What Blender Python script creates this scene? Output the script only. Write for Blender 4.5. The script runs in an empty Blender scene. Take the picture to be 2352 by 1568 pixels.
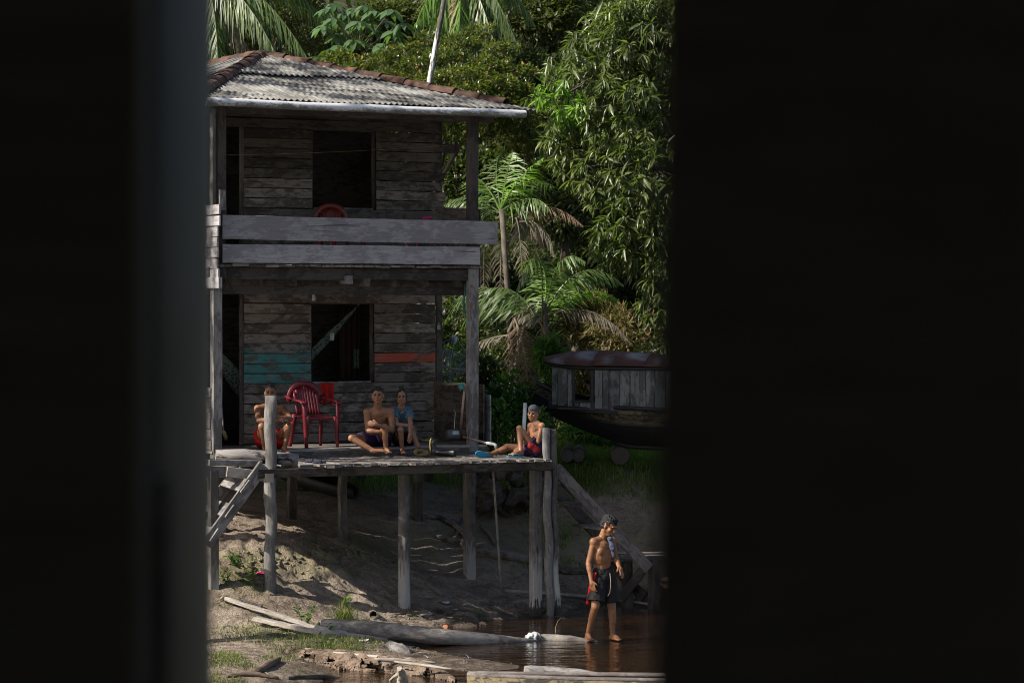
import bpy, bmesh, math, random
import numpy as np
from mathutils import Vector, Matrix, noise as mnoise
random.seed(7); rng = np.random.default_rng(11)
SC = bpy.context.scene
COL = SC.collection
# ---------------------------------------------------------------- camera
F = 6650.0; H = 4.04; V0 = 725.0           # telephoto: F = focal length in units of a 2352 px wide frame, V0 = horizon row
cam = bpy.data.cameras.new('camera'); camo = bpy.data.objects.new('camera', cam); COL.objects.link(camo)
camo.location = (0, 0, H); camo.rotation_euler = (math.radians(90), 0, 0)
cam.sensor_width = 36; cam.lens = F/2352*36; cam.shift_y = -(784-V0)/2352
cam.clip_start = 0.05; cam.clip_end = 2000
cam.dof.use_dof = True; cam.dof.focus_distance = 39.5; cam.dof.aperture_fstop = 6.3
SC.camera = camo
# ---------------------------------------------------------------- sky and sun
SUN_AZ = (-0.91, -0.40); SUN_EL = 38.0
w = bpy.data.worlds.new('World'); SC.world = w; w.use_nodes = True
nt = w.node_tree; nt.nodes.clear()
wo = nt.nodes.new('ShaderNodeOutputWorld'); bg = nt.nodes.new('ShaderNodeBackground'); sk = nt.nodes.new('ShaderNodeTexSky')
sk.sky_type = 'NISHITA'; sk.sun_disc = False; sk.sun_elevation = math.radians(SUN_EL)
saz = math.atan2(SUN_AZ[0], SUN_AZ[1]); sk.sun_rotation = saz
sk.altitude = 0; sk.air_density = 1.0; sk.dust_density = 2.5
bg.inputs['Strength'].default_value = 0.065
nt.links.new(sk.outputs[0], bg.inputs[0]); nt.links.new(bg.outputs[0], wo.inputs[0])
sl = bpy.data.lights.new('sun', 'SUN'); slo = bpy.data.objects.new('sun', sl); COL.objects.link(slo)
sl.energy = 5.0; sl.angle = math.radians(0.53); sl.color = (1.0, 0.93, 0.82)
hz = math.cos(math.radians(SUN_EL)); az_ = Vector((SUN_AZ[0], SUN_AZ[1], 0)).normalized()
SUNV = Vector((az_.x*hz, az_.y*hz, math.sin(math.radians(SUN_EL))))
slo.rotation_euler = SUNV.to_track_quat('Z', 'Y').to_euler(); slo.location = (-12, 30, 20)
SC.view_settings.view_transform = 'Standard'; SC.view_settings.look = 'None'
SC.view_settings.exposure = 0.88; SC.view_settings.gamma = 1
SC.render.engine = 'CYCLES'; SC.cycles.filter_width = 0.95; SC.cycles.max_bounces = 8; SC.cycles.transparent_max_bounces = 12
# ---------------------------------------------------------------- coordinates
TH = math.radians(28.0)
RV = Vector((math.cos(TH), math.sin(TH), 0)); BV = Vector((-math.sin(TH), math.cos(TH), 0)); ZV = Vector((0, 0, 1))
CO = Vector((0.416, 39.0, 0))
def W(u, v, Z): return Vector(((u-1176)*Z/F, Z, H-(v-V0)*Z/F))
def HP(r, d, z): return CO+RV*r+BV*d+ZV*z                 # house frame: r along the front, d backwards, z up
def HR(u, d):                                             # r of picture column u on the plane at depth d
    k = (u-1176)/F; x0 = CO.x+BV.x*d; y0 = CO.y+BV.y*d
    return (k*y0-x0)/(RV.x-k*RV.y)
def PT(u, v, d):
    r = HR(u, d); Z = CO.y+BV.y*d+RV.y*r
    return W(u, v, Z)
def HZ(u, v, d): return PT(u, v, d).z
# ---------------------------------------------------------------- objects
WM = {}
def link(o, parent=None, mw=None):
    mw = mw or Matrix.Identity(4)
    COL.objects.link(o)
    if parent is not None:
        o.parent = parent; o.matrix_parent_inverse = WM[parent.name].inverted()
    o.matrix_basis = mw; WM[o.name] = mw.copy()
    return o
def tag(o, label=None, cat=None, group=None, kind=None):
    if label: o['label'] = label
    if cat: o['category'] = cat
    if group: o['group'] = group
    if kind: o['kind'] = kind
    return o
def thing(name, label, cat, loc, group=None):
    o = bpy.data.objects.new(name, None); o.empty_display_size = .1
    link(o, None, Matrix.Translation(Vector(loc)))
    return tag(o, label, cat, group)
def raw(name, verts, faces, mat=None, smooth=False):
    me = bpy.data.meshes.new(name); me.from_pydata([tuple(v) for v in verts], [], faces); me.update()
    if mat: me.materials.append(mat)
    if smooth: me.polygons.foreach_set('use_smooth', [True]*len(me.polygons))
    return me
def npmesh(name, V, Q, mat, smooth=False, Tt=None):
    """numpy verts (n,3), quads (m,4) and/or triangles"""
    me = bpy.data.meshes.new(name)
    nq = 0 if Q is None else len(Q); ntr = 0 if Tt is None else len(Tt)
    me.vertices.add(len(V)); me.vertices.foreach_set('co', np.asarray(V, dtype=np.float32).ravel())
    loops = np.concatenate(([Q.ravel()] if nq else [])+([Tt.ravel()] if ntr else [])).astype(np.int32)
    me.loops.add(len(loops)); me.loops.foreach_set('vertex_index', loops)
    me.polygons.add(nq+ntr)
    st = np.concatenate([np.arange(nq)*4, nq*4+np.arange(ntr)*3]).astype(np.int32)
    me.polygons.foreach_set('loop_start', st)
    if smooth: me.polygons.foreach_set('use_smooth', np.ones(nq+ntr, dtype=bool))
    me.materials.append(mat); me.update(calc_edges=True); me.validate()
    return me
def put(name, me, parent=None, mw=None): return link(bpy.data.objects.new(name, me), parent, mw)
def mesh_obj(name, verts, faces, mat, parent=None, smooth=False):
    vs = [Vector(v) for v in verts]; c = sum(vs, Vector())/len(vs)
    return put(name, raw(name, [v-c for v in vs], faces, mat, smooth), parent, Matrix.Translation(c))
def frame(p0, p1, up=ZV):
    if (p1-p0).length < 1e-5: return Matrix.Translation(p0)
    x = (p1-p0).normalized(); y = up.cross(x)
    if y.length < 1e-4: y = Vector((0, 1, 0)).cross(x)
    y.normalize(); z = x.cross(y)
    m = Matrix((x, y, z)).transposed().to_4x4(); m.translation = (p0+p1)/2
    return m
def beam(name, p0, p1, w, t, mat, parent=None, up=ZV, seg=3, jit=.004, ch=.006, sag=0, skew=.0):
    """sawn timber from p0 to p1: w across, t along 'up', chamfered, slightly uneven"""
    m = frame(p0, p1, up); L = (p1-p0).length; ch = min(ch, w*.3, t*.3)
    a, b = w/2, t/2
    ring = [(a, b-ch), (a-ch, b), (-a+ch, b), (-a, b-ch), (-a, -b+ch), (-a+ch, -b), (a-ch, -b), (a, -b+ch)]
    V = []; Fc = []
    for i in range(seg+1):
        x = -L/2+L*i/seg; jy, jz = random.uniform(-jit, jit), random.uniform(-jit, jit)-sag*math.sin(math.pi*i/seg)
        for (y, z) in ring:
            ex = (random.uniform(-skew, skew)+(z/b*skew*.8)) if i in (0, seg) else 0
            V.append((x+ex, y+jy+random.uniform(-1, 1)*jit*.3, z+jz+random.uniform(-1, 1)*jit*.5))
    for i in range(seg):
        for k in range(8):
            Fc.append((i*8+k, i*8+(k+1) % 8, (i+1)*8+(k+1) % 8, (i+1)*8+k))
    Fc.append(tuple(range(8))); Fc.append(tuple(seg*8+7-k for k in range(8)))
    return put(name, raw(name, V, Fc, mat), parent, m)
def tube_data(pts, rad, n=8, rough=0, cap=True, seed=0, cyc=2.0):
    V = []; Fc = []; pts = [Vector(p) for p in pts]; prev = None
    for i, p in enumerate(pts):
        t = (pts[min(i+1, len(pts)-1)]-pts[max(i-1, 0)]).normalized()
        if prev is None:
            a = Vector((0, 0, 1)) if abs(t.z) < .9 else Vector((1, 0, 0)); s = t.cross(a).normalized()
        else: s = (prev-t*prev.dot(t)).normalized()
        prev = s; q = t.cross(s)
        for k in range(n):
            an = 2*math.pi*k/n; r = rad[i]
            if rough: r *= 1+rough*mnoise.noise(Vector((math.cos(an)*1.3+seed, math.sin(an)*1.3, i*.37*cyc+seed)))
            V.append(p+(s*math.cos(an)+q*math.sin(an))*r)
    m = len(pts)
    for i in range(m-1):
        for k in range(n): Fc.append((i*n+k, i*n+(k+1) % n, (i+1)*n+(k+1) % n, (i+1)*n+k))
    if cap: Fc.append(tuple(n-1-k for k in range(n))); Fc.append(tuple((m-1)*n+k for k in range(n)))
    return V, Fc
def tube(name, pts, rad, mat, parent=None, n=8, rough=0, smooth=True, cyc=2.0):
    """round pole, pipe or log; its local X runs along it"""
    pts = [Vector(p) for p in pts]
    if not hasattr(rad, '__len__'): rad = [rad]*len(pts)
    V, Fc = tube_data(pts, rad, n, rough, True, random.uniform(0, 99), cyc)
    m = frame(pts[0], pts[-1]); mi = m.inverted()
    me = raw(name, [mi@v for v in V], Fc, mat, smooth)
    if smooth:
        me.polygons[-1].use_smooth = False; me.polygons[-2].use_smooth = False
    return put(name, me, parent, m)
def line(a, b, n): return [a.lerp(b, i/n) for i in range(n+1)]
def lathe_data(profile, n=16):
    V = []; Fc = []
    for (r, z) in profile:
        for k in range(n): V.append(Vector((r*math.cos(2*math.pi*k/n), r*math.sin(2*math.pi*k/n), z)))
    for i in range(len(profile)-1):
        for k in range(n): Fc.append((i*n+k, i*n+(k+1) % n, (i+1)*n+(k+1) % n, (i+1)*n+k))
    return V, Fc
# ---------------------------------------------------------------- value noise in numpy
def _h(ix, iy, s):
    n = (ix.astype(np.int64)*374761393+iy.astype(np.int64)*668265263+s*974634777) & 0x7fffffff
    n = ((n ^ (n >> 13))*1274126177) & 0x7fffffff
    return ((n ^ (n >> 16)) & 0xffff)/65535.0
def vn(x, y, s=0):
    ix = np.floor(x); iy = np.floor(y); fx = x-ix; fy = y-iy
    fx = fx*fx*(3-2*fx); fy = fy*fy*(3-2*fy)
    a = _h(ix, iy, s); b = _h(ix+1, iy, s); c = _h(ix, iy+1, s); d = _h(ix+1, iy+1, s)
    return (a*(1-fx)+b*fx)*(1-fy)+(c*(1-fx)+d*fx)*fy-.5
def fbm(x, y, s=0, o=4, g=.5):
    t = 0; am = 1
    for i in range(o): t = t+am*vn(x*2**i+i*17.3, y*2**i-i*9.1, s+i); am *= g
    return t
# ================================================================ materials
class NB:
    def __init__(s, name):
        s.m = bpy.data.materials.new(name); s.m.use_nodes = True; s.t = s.m.node_tree; s.t.nodes.clear()
        s.out = s.n('ShaderNodeOutputMaterial')
    def n(s, typ, **kw):
        o = s.t.nodes.new(typ)
        for k, v in kw.items(): setattr(o, k, v)
        return o
    def l(s, a, b): s.t.links.new(a, b)
    def set(s, sock, v):
        if hasattr(v, 'is_linked') or isinstance(v, bpy.types.NodeSocket): s.l(v, sock)
        else:
            if isinstance(v, (tuple, list)) and len(v) == 3 and sock.type == 'RGBA': v = (*v, 1)
            sock.default_value = v
    def coord(s, kind='Object', scale=(1, 1, 1), rnd=True):
        tc = s.n('ShaderNodeTexCoord'); v = tc.outputs[kind]
        mp = s.n('ShaderNodeMapping'); s.l(v, mp.inputs[0]); mp.inputs['Scale'].default_value = scale
        if rnd:
            oi = s.n('ShaderNodeObjectInfo'); ml = s.n('ShaderNodeMath', operation='MULTIPLY'); s.l(oi.outputs['Random'], ml.inputs[0]); ml.inputs[1].default_value = 57.0
            cb = s.n('ShaderNodeCombineXYZ'); [s.l(ml.outputs[0], cb.inputs[i]) for i in range(3)]; s.l(cb.outputs[0], mp.inputs['Location'])
        return mp.outputs[0]
    def rand(s): return s.n('ShaderNodeObjectInfo').outputs['Random']
    def noise(s, vec, scale=5, detail=4, rough=.55, dist=0):
        o = s.n('ShaderNodeTexNoise'); s.l(vec, o.inputs['Vector']); o.inputs['Scale'].default_value = scale
        o.inputs['Detail'].default_value = detail; o.inputs['Roughness'].default_value = rough; o.inputs['Distortion'].default_value = dist
        return o.outputs['Fac']
    def ramp(s, fac, stops):
        o = s.n('ShaderNodeValToRGB'); s.l(fac, o.inputs[0]); e = o.color_ramp.elements
        while len(e) < len(stops): e.new(.5)
        for i, (p, c) in enumerate(stops):
            e[i].position = p; e[i].color = (*c, 1) if hasattr(c, '__len__') else (c, c, c, 1)
        return o.outputs[0]
    def mix(s, fac, a, b, mode='MIX'):
        o = s.n('ShaderNodeMix', data_type='RGBA', blend_type=mode); s.set(o.inputs[0], fac); s.set(o.inputs[6], a); s.set(o.inputs[7], b)
        return o.outputs[2]
    def math(s, op, a, b=0.0, c=None):
        o = s.n('ShaderNodeMath', operation=op); s.set(o.inputs[0], a); s.set(o.inputs[1], b)
        if c is not None: s.set(o.inputs[2], c)
        return o.outputs[0]
    def bump(s, h, strength=.5, dist=.01):
        o = s.n('ShaderNodeBump'); s.l(h, o.inputs['Height']); o.inputs['Strength'].default_value = strength; o.inputs['Distance'].default_value = dist
        return o.outputs[0]
    def bsdf(s, color, rough=.8, normal=None, spec=.3, metal=0, **kw):
        o = s.n('ShaderNodeBsdfPrincipled'); s.set(o.inputs['Base Color'], color); s.set(o.inputs['Roughness'], rough)
        o.inputs['Specular IOR Level'].default_value = spec; s.set(o.inputs['Metallic'], metal)
        if normal: s.l(normal, o.inputs['Normal'])
        for k, v in kw.items(): s.set(o.inputs[k.replace('_', ' ')], v)
        return o
    def end(s, sh): s.l(sh.outputs[0] if hasattr(sh, 'outputs') else sh, s.out.inputs[0]); return s.m
def wood(name, pale, dark, mold=.5, var=.35, paint=None, paintcov=.5, base_wet=None):
    b = NB(name); v = b.coord('Object', (1, 1, 1)); vg = b.coord('Object', (1.1, 22, 22))
    g = b.noise(vg, 3.0, 6, .65, .4)
    vp = b.coord('Object', (3.6, 9, 9)); p = b.noise(vp, 2.0, 9, .70, .5)
    big = b.noise(v, 1.8, 3, .5)
    col = b.mix(b.ramp(g, [(.3, 0), (.72, 1)]), tuple(c*.62 for c in pale), pale)
    msk = b.ramp(b.math('ADD', p, b.math('MULTIPLY', b.math('SUBTRACT', big, .5), .7)), [(.5-.10*mold+.015, 1), (.5+.05, 0)])
    col = b.mix(b.math('MULTIPLY', msk, mold), col, dark)
    col = b.mix(b.ramp(b.noise(vg, .9, 5, .7, 1.0), [(.62, 0), (.68, .75)]), col, tuple(c*.35 for c in dark))
    if paint:
        pm = b.ramp(b.math('ADD', b.math('MULTIPLY', b.noise(b.coord('Object', (2.0, 6, 6)), 1.5, 6, .7, .5), .8), b.math('MULTIPLY', g, .25)), [(.33+paintcov*.27, 1), (.42+paintcov*.27, 0)])
        col = b.mix(b.math('MULTIPLY', pm, .85), col, paint)
    r = b.math('ADD', b.math('MULTIPLY', b.rand(), var*2), 1-var)
    col = b.mix(1.0, col, r, 'MULTIPLY')
    if base_wet is not None:
        geo = b.n('ShaderNodeNewGeometry'); sp = b.n('ShaderNodeSeparateXYZ'); b.l(geo.outputs['Position'], sp.inputs[0])
        z = b.math('ADD', sp.outputs[2], b.math('MULTIPLY', b.noise(b.coord('Object', (3, 14, 14)), 2, 4), -.7))
        pale2 = b.ramp(b.math('DIVIDE', b.math('ADD', z, .4), 2.4), [(.0, .0), (.08, .0), (.11, .85), (.28, .65), (.40, 0)])
        col = b.mix(pale2, col, base_wet)
        col = b.mix(b.ramp(b.math('DIVIDE', b.math('ADD', z, .4), 1.0), [(.18, .75), (.22, 0)]), col, (.03, .025, .02))
    nrm = b.bump(b.math('ADD', g, b.math('MULTIPLY', p, .5)), .7, .008)
    return b.end(b.bsdf(col, .82, nrm, .25))
def plain(name, col, rough=.6, spec=.4, var=.0, bump=.0, bscale=30, metal=0, mott=.15):
    b = NB(name); v = b.coord()
    n = b.noise(v, 6, 5, .6)
    c = b.mix(b.ramp(n, [(.3, 1-mott), (.7, 1+mott*.5)]), (0, 0, 0), (1, 1, 1)) if False else b.mix(1.0, col, b.ramp(n, [(.3, 1-mott*1.5), (.7, 1.0)]), 'MULTIPLY')
    if var: c = b.mix(1.0, c, b.math('ADD', b.math('MULTIPLY', b.rand(), var*2), 1-var), 'MULTIPLY')
    nr = b.bump(b.noise(v, bscale, 4, .6), bump, .01) if bump else None
    return b.end(b.bsdf(c, rough, nr, spec, metal))
def leafmat(name, c1, c2, c3=None, rough=.38, trans=.35, spec=.5, f3=.9):
    b = NB(name); geo = b.n('ShaderNodeNewGeometry'); ri = geo.outputs['Random Per Island']
    st = [(0, c1), (.75, c2)] + ([(f3, c2), (min(f3+.03, .99), c3)] if c3 else [])
    col = b.ramp(ri, st)
    nn = b.noise(b.coord('Object', rnd=False), .9, 3); col = b.mix(1.0, col, b.ramp(nn, [(.35, .72), (.65, 1.15)]), 'MULTIPLY')
    p = b.bsdf(col, rough, None, spec)
    tr = b.n('ShaderNodeBsdfTranslucent'); b.l(b.mix(1.0, col, (1.5, 1.9, .6), 'MULTIPLY'), tr.inputs[0])
    mx = b.n('ShaderNodeMixShader'); mx.inputs[0].default_value = trans; b.l(p.outputs[0], mx.inputs[1]); b.l(tr.outputs[0], mx.inputs[2])
    return b.end(mx)
MT = {}
MT['grey'] = wood('weathered_grey_wood', (.25, .235, .23), (.07, .062, .058), .75, .22)
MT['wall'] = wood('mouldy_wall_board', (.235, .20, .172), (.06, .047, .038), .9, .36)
MT['wallu'] = wood('shaded_brown_board', (.10, .083, .066), (.026, .02, .016), .9, .3)  # brown board, darkened: carries the eaves shade of the upper wall rows in its colour
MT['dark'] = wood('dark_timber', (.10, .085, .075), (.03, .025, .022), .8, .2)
MT['rail'] = wood('silvery_rail_board', (.37, .355, .365), (.15, .14, .145), .6, .12)
MT['post'] = wood('grey_post_wood', (.23, .22, .21), (.08, .072, .068), .6, .12)
MT['pile'] = wood('stained_pile_wood', (.15, .135, .125), (.045, .038, .034), .7, .12, base_wet=(.42, .40, .37))
MT['deck'] = wood('deck_board_wood', (.20, .18, .165), (.06, .05, .044), .7, .3)
MT['pale'] = wood('sun_bleached_wood', (.40, .365, .325), (.17, .14, .115), .5, .1)
MT['teal'] = wood('teal_painted_board', (.22, .20, .18), (.05, .045, .04), .8, .12, paint=(.045, .20, .195), paintcov=.62)
MT['teal2'] = wood('faint_teal_board', (.24, .21, .19), (.045, .04, .035), .9, .12, paint=(.045, .17, .17), paintcov=.35)
MT['redb'] = wood('red_painted_board', (.2, .16, .14), (.05, .04, .035), .8, .1, paint=(.34, .055, .025), paintcov=.70)
MT['wetlog'] = wood('wet_grey_log', (.27, .25, .235), (.08, .07, .062), .7, .05)
MT['stair'] = wood('stair_board', (.19, .165, .155), (.05, .042, .04), .6, .05)
MT['charred'] = wood('charred_log_wood', (.26, .24, .23), (.02, .018, .017), 1.0, .1)
MT['rot'] = wood('rotten_wood', (.20, .145, .105), (.06, .042, .03), .9, .1)
MT['boatw'] = wood('boat_cabin_board', (.22, .225, .22), (.05, .05, .048), .8, .25)
MT['hull'] = wood('boat_hull_plank', (.16, .125, .07), (.02, .018, .015), .95, .2)
MT['tar'] = plain('tarred_wood', (.022, .022, .024), .6, .4, bump=.4)
MT['pvcw'] = None
b = NB('white_gutter_plastic'); v = b.coord('Object', (1, 1, 1)); n1 = b.noise(v, 2.2, 5, .6); n2 = b.noise(b.coord('Object', (10, 30, 30)), 2.0, 6, .7, .3)
sp = b.n('ShaderNodeSeparateXYZ'); geo = b.n('ShaderNodeNewGeometry'); b.l(geo.outputs['Normal'], sp.inputs[0])
m = b.math('ADD', b.math('MULTIPLY', n2, .6), b.math('MULTIPLY', n1, .5)); m = b.math('SUBTRACT', m, b.math('MULTIPLY', sp.outputs[2], .13))
col = b.mix(b.ramp(m, [(.52, 0), (.64, .9)]), (.62, .63, .66), (.09, .09, .07)); MT['pvcw'] = b.end(b.bsdf(col, .35, None, .5))
b = NB('corrugated_fibre_cement'); v = b.coord('Object', (1, 1, 1), rnd=True); n1 = b.noise(v, .9, 4, .6, .5); n2 = b.noise(v, 5, 6, .7); n3 = b.noise(b.coord('Object', (.8, 8, 8)), 2, 5, .7)
col = b.mix(b.ramp(b.math('ADD', b.math('MULTIPLY', n1, .6), b.math('MULTIPLY', n2, .4)), [(.42, 0), (.58, 1)]), (.06, .058, .052), (.19, .185, .175))
col = b.mix(b.ramp(n3, [(.52, 0), (.66, .6)]), col, (.32, .315, .30)); col = b.mix(b.ramp(b.noise(v, 9, 5, .7), [(.60, 0), (.68, .6)]), col, (.06, .055, .05))
MT['roof'] = b.end(b.bsdf(col, .75, b.bump(n2, .3, .01), .3))
b = NB('old_clay_tile'); v = b.coord(); n1 = b.noise(v, 3, 5, .6); n2 = b.noise(v, 18, 5, .7)
col = b.mix(b.ramp(n1, [(.35, 0), (.6, 1)]), (.045, .031, .026), (.15, .078, .056)); col = b.mix(b.ramp(n2, [(.58, 0), (.68, .6)]), col, (.30, .24, .15)); col = b.mix(b.ramp(b.noise(v, 9, 5, .7), [(.5, 0), (.62, .85)]), col, (.035, .028, .025))
col = b.mix(1.0, col, b.math('ADD', b.math('MULTIPLY', b.rand(), .7), .65), 'MULTIPLY')
MT['tile'] = b.end(b.bsdf(col, .85, b.bump(n2, .5, .01), .2))
# soil: sandy on the slopes, greenish algae on the lip, darker and glossier near the waterline
b = NB('river_bank_soil'); v = b.coord('Object', rnd=False); n1 = b.noise(v, .7, 5, .6); n2 = b.noise(v, 5, 6, .65); n3 = b.noise(v, 28, 6, .7); n4 = b.noise(v, 90, 3, .6)
col = b.mix(b.ramp(n1, [(.35, 0), (.65, 1)]), (.22, .17, .13), (.37, .30, .24)); col = b.mix(b.ramp(n2, [(.3, .7), (.56, 0)]), col, (.10, .072, .05))
col = b.mix(b.ramp(n3, [(.53, 0), (.66, .45)]), col, (.44, .37, .30)); col = b.mix(b.ramp(n3, [(.34, .5), (.46, 0)]), col, (.09, .065, .048)); col = b.mix(b.ramp(n4, [(.36, .45), (.46, 0)]), col, (.06, .042, .03))
geo = b.n('ShaderNodeNewGeometry'); sp = b.n('ShaderNodeSeparateXYZ'); b.l(geo.outputs['Position'], sp.inputs[0])
zz = b.math('ADD', sp.outputs[2], b.math('MULTIPLY', b.math('SUBTRACT', n2, .5), .5))
alg = b.math('MULTIPLY', b.ramp(zz, [(.5, 0), (.7, 1), (1.25, 1), (1.5, 0)]), b.ramp(n2, [(.42, 0), (.58, 1)]))
col = b.mix(b.math('MULTIPLY', alg, .55), col, (.17, .18, .07))
forest = b.ramp(b.math('DIVIDE', b.math('ADD', sp.outputs[1], b.math('MULTIPLY', n1, 4)), 100), [(.45, 0), (.48, 1)])
fl = b.mix(b.ramp(b.noise(v, 9, 6, .75, 1), [(.4, 0), (.6, 1)]), (.035, .03, .018), (.13, .10, .05)); fl = b.mix(b.ramp(b.noise(v, .5, 3), [(.4, 0), (.55, 1)]), fl, (.03, .045, .015))
col = b.mix(forest, col, fl)
wet = b.ramp(zz, [(.02, 1), (.16, 0)])
col = b.mix(b.math('MULTIPLY', wet, .8), col, (.045, .032, .022))
rg = b.math('SUBTRACT', .92, b.math('MULTIPLY', wet, .5))
hh = b.math('ADD', b.math('MULTIPLY', n2, 1.0), b.math('ADD', b.math('MULTIPLY', n3, .45), b.math('MULTIPLY', n4, .15)))
MT['soil'] = b.end(b.bsdf(col, rg, b.bump(hh, 1.0, .09), .25))
# water: dark tannin river, a tinted body seen through a rippled skin
b = NB('tannin_river_water'); v = b.coord('Object', (1, 2.6, 1), rnd=False)
hh = b.math('ADD', b.noise(v, 2.0, 3, .5), b.math('MULTIPLY', b.noise(v, 9, 2, .5), .25)); nr = b.bump(hh, .26, .05)
gl = b.n('ShaderNodeBsdfGlossy'); gl.inputs['Roughness'].default_value = .02; gl.inputs[0].default_value = (1, 1, 1, 1); b.l(nr, gl.inputs['Normal'])
tr = b.n('ShaderNodeBsdfTransparent'); tr.inputs[0].default_value = (.42, .18, .06, 1)
df = b.n('ShaderNodeBsdfDiffuse'); df.inputs[0].default_value = (.035, .016, .006, 1)
m1 = b.n('ShaderNodeMixShader'); m1.inputs[0].default_value = .55; b.l(tr.outputs[0], m1.inputs[1]); b.l(df.outputs[0], m1.inputs[2])
fr = b.n('ShaderNodeFresnel'); fr.inputs[0].default_value = 1.33; b.l(nr, fr.inputs['Normal'])
m2 = b.n('ShaderNodeMixShader'); b.l(b.math('MINIMUM', b.math('MULTIPLY', fr.outputs[0], 1.1), 1.0), m2.inputs[0]); b.l(m1.outputs[0], m2.inputs[1]); b.l(gl.outputs[0], m2.inputs[2])
MT['water'] = b.end(m2)
def skinmat(name, c, d):
    b = NB(name); v = b.coord('Object'); n = b.noise(v, 8, 4, .6); col = b.mix(b.ramp(n, [(.35, 0), (.65, 1)]), d, c)
    return b.end(b.bsdf(col, .48, b.bump(b.noise(v, 60, 3), .12, .004), .45, Subsurface_Weight=.06, Subsurface_Scale=.02, Subsurface_Radius=(1, .35, .2)))
MT['skin_dark'] = skinmat('deep_tan_skin', (.22, .10, .052), (.15, .066, .034))
MT['skin_tan'] = skinmat('tan_skin', (.30, .145, .078), (.22, .10, .052))
MT['skin_girl'] = skinmat('light_brown_skin', (.27, .14, .088), (.21, .105, .066))
MT['skin_man'] = skinmat('sunburnt_brown_skin', (.26, .118, .054), (.18, .078, .036))
MT['hair'] = plain('black_hair', (.013, .011, .010), .5, .4, bump=.8, bscale=60)
MT['hairgrey'] = plain('greying_curly_hair', (.020, .019, .020), .7, .25, bump=1.0, bscale=45, mott=.4)
MT['eye'] = plain('dark_eye', (.02, .014, .01), .2, .5)
MT['lip'] = plain('lip', (.24, .085, .06), .5, .4)
MT['redcloth'] = plain('red_cloth', (.42, .018, .012), .85, .2, bump=.5, bscale=12)
MT['purple'] = plain('purple_cloth', (.030, .016, .058), .8, .25, bump=.5, bscale=12)
MT['redcheck'] = plain('red_pattern_cloth', (.40, .03, .035), .8, .25, mott=.5)
MT['bluetee'] = plain('slate_blue_cotton', (.075, .135, .18), .9, .15, bump=.5, bscale=14)
MT['black'] = plain('black_cloth', (.012, .012, .014), .75, .3, bump=.5, bscale=10)
MT['bluerag'] = plain('blue_grey_cloth', (.06, .07, .11), .9, .15, bump=.5, bscale=14)
MT['cap'] = plain('grey_cap_fabric', (.075, .078, .09), .9, .2)
MT['blueflip'] = plain('blue_foam_rubber', (.03, .26, .42), .6, .3)
MT['plred'] = plain('red_plastic', (.16, .010, .016), .4, .5, mott=.3)
MT['plorange'] = plain('orange_red_plastic', (.18, .025, .012), .35, .5, mott=.2)
MT['plpink'] = plain('pink_plastic', (.62, .03, .16), .35, .5)
MT['rubber'] = plain('black_rubber', (.018, .018, .02), .4, .5)
MT['sole'] = plain('yellow_rubber_sole', (.38, .27, .08), .7, .3, mott=.4)
MT['pvctan'] = plain('pinkish_brown_pipe', (.36, .26, .215), .5, .4, mott=.3)
MT['pvc'] = plain('white_pipe', (.62, .64, .66), .4, .5, mott=.3)
MT['cream'] = plain('cream_pipe', (.58, .50, .36), .55, .4, mott=.4)
MT['pump'] = plain('pump_casing', (.10, .11, .115), .5, .5, metal=.3, bump=.3)
MT['rusty'] = plain('rusty_iron', (.07, .038, .022), .8, .3, bump=.6)
MT['white'] = plain('white_plastic', (.60, .62, .62), .5, .4, mott=.35)
MT['brick'] = plain('orange_brick', (.42, .17, .08), .9, .2, mott=.4)
MT['straw'] = plain('broom_straw', (.42, .32, .14), .9, .2, mott=.4)
MT['rope'] = plain('pale_cord', (.42, .41, .38), .9, .2)
MT['tealc'] = plain('teal_cloth', (.08, .30, .26), .9, .2, mott=.4)
b = NB('woven_hammock_cloth'); v = b.coord('Object', rnd=False); ck = b.n('ShaderNodeTexVoronoi'); b.l(v, ck.inputs['Vector']); ck.inputs['Scale'].default_value = 26
MT['hammock'] = b.end(b.bsdf(b.mix(b.ramp(ck.outputs['Distance'], [(.3, 0), (.5, 1)]), (.015, .05, .04), (.13, .16, .13)), .9))
b = NB('rusty_roof_sheet'); v = b.coord('Object', rnd=False); n1 = b.noise(v, 1.6, 5, .6, .4); n2 = b.noise(v, 9, 5, .7)
col = b.mix(b.ramp(n1, [(.35, 0), (.65, 1)]), (.06, .03, .027), (.12, .055, .043)); col = b.mix(b.ramp(n2, [(.6, 0), (.7, .6)]), col, (.30, .12, .05)); col = b.mix(b.ramp(b.noise(v, .9, 4), [(.56, 0), (.66, .8)]), col, (.22, .22, .23))
MT['rustroof'] = b.end(b.bsdf(col, .85, b.bump(n2, .3, .01), .15))
b = NB('dish_wire_mesh'); tr = b.n('ShaderNodeBsdfTransparent'); p = b.bsdf((.20, .20, .20), .6, None, .3, .0); mx = b.n('ShaderNodeMixShader'); mx.inputs[0].default_value = .38
b.l(tr.outputs[0], mx.inputs[1]); b.l(p.outputs[0], mx.inputs[2]); MT['mesh'] = b.end(mx)
MT['alu'] = plain('dull_aluminium', (.26, .26, .26), .6, .3, metal=.1)
MT['roomw'] = wood('dark_room_board', (.50, .47, .42), (.38, .35, .31), .6, .2)
MT['jamb'] = plain('grey_green_paint', (.125, .112, .072), .7, .3, mott=.2)
MT['bark'] = plain('tree_bark', (.13, .11, .09), .95, .2, bump=.8, bscale=14, mott=.4)
b = NB('pale_lichen_bark'); v = b.coord('Object', (1.2, 5, 5)); MT['birch'] = b.end(b.bsdf(b.mix(b.ramp(b.noise(v, 2.2, 5, .65), [(.45, 0), (.55, 1)]), (.08, .07, .06), (.50, .51, .54)), .9))
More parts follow.
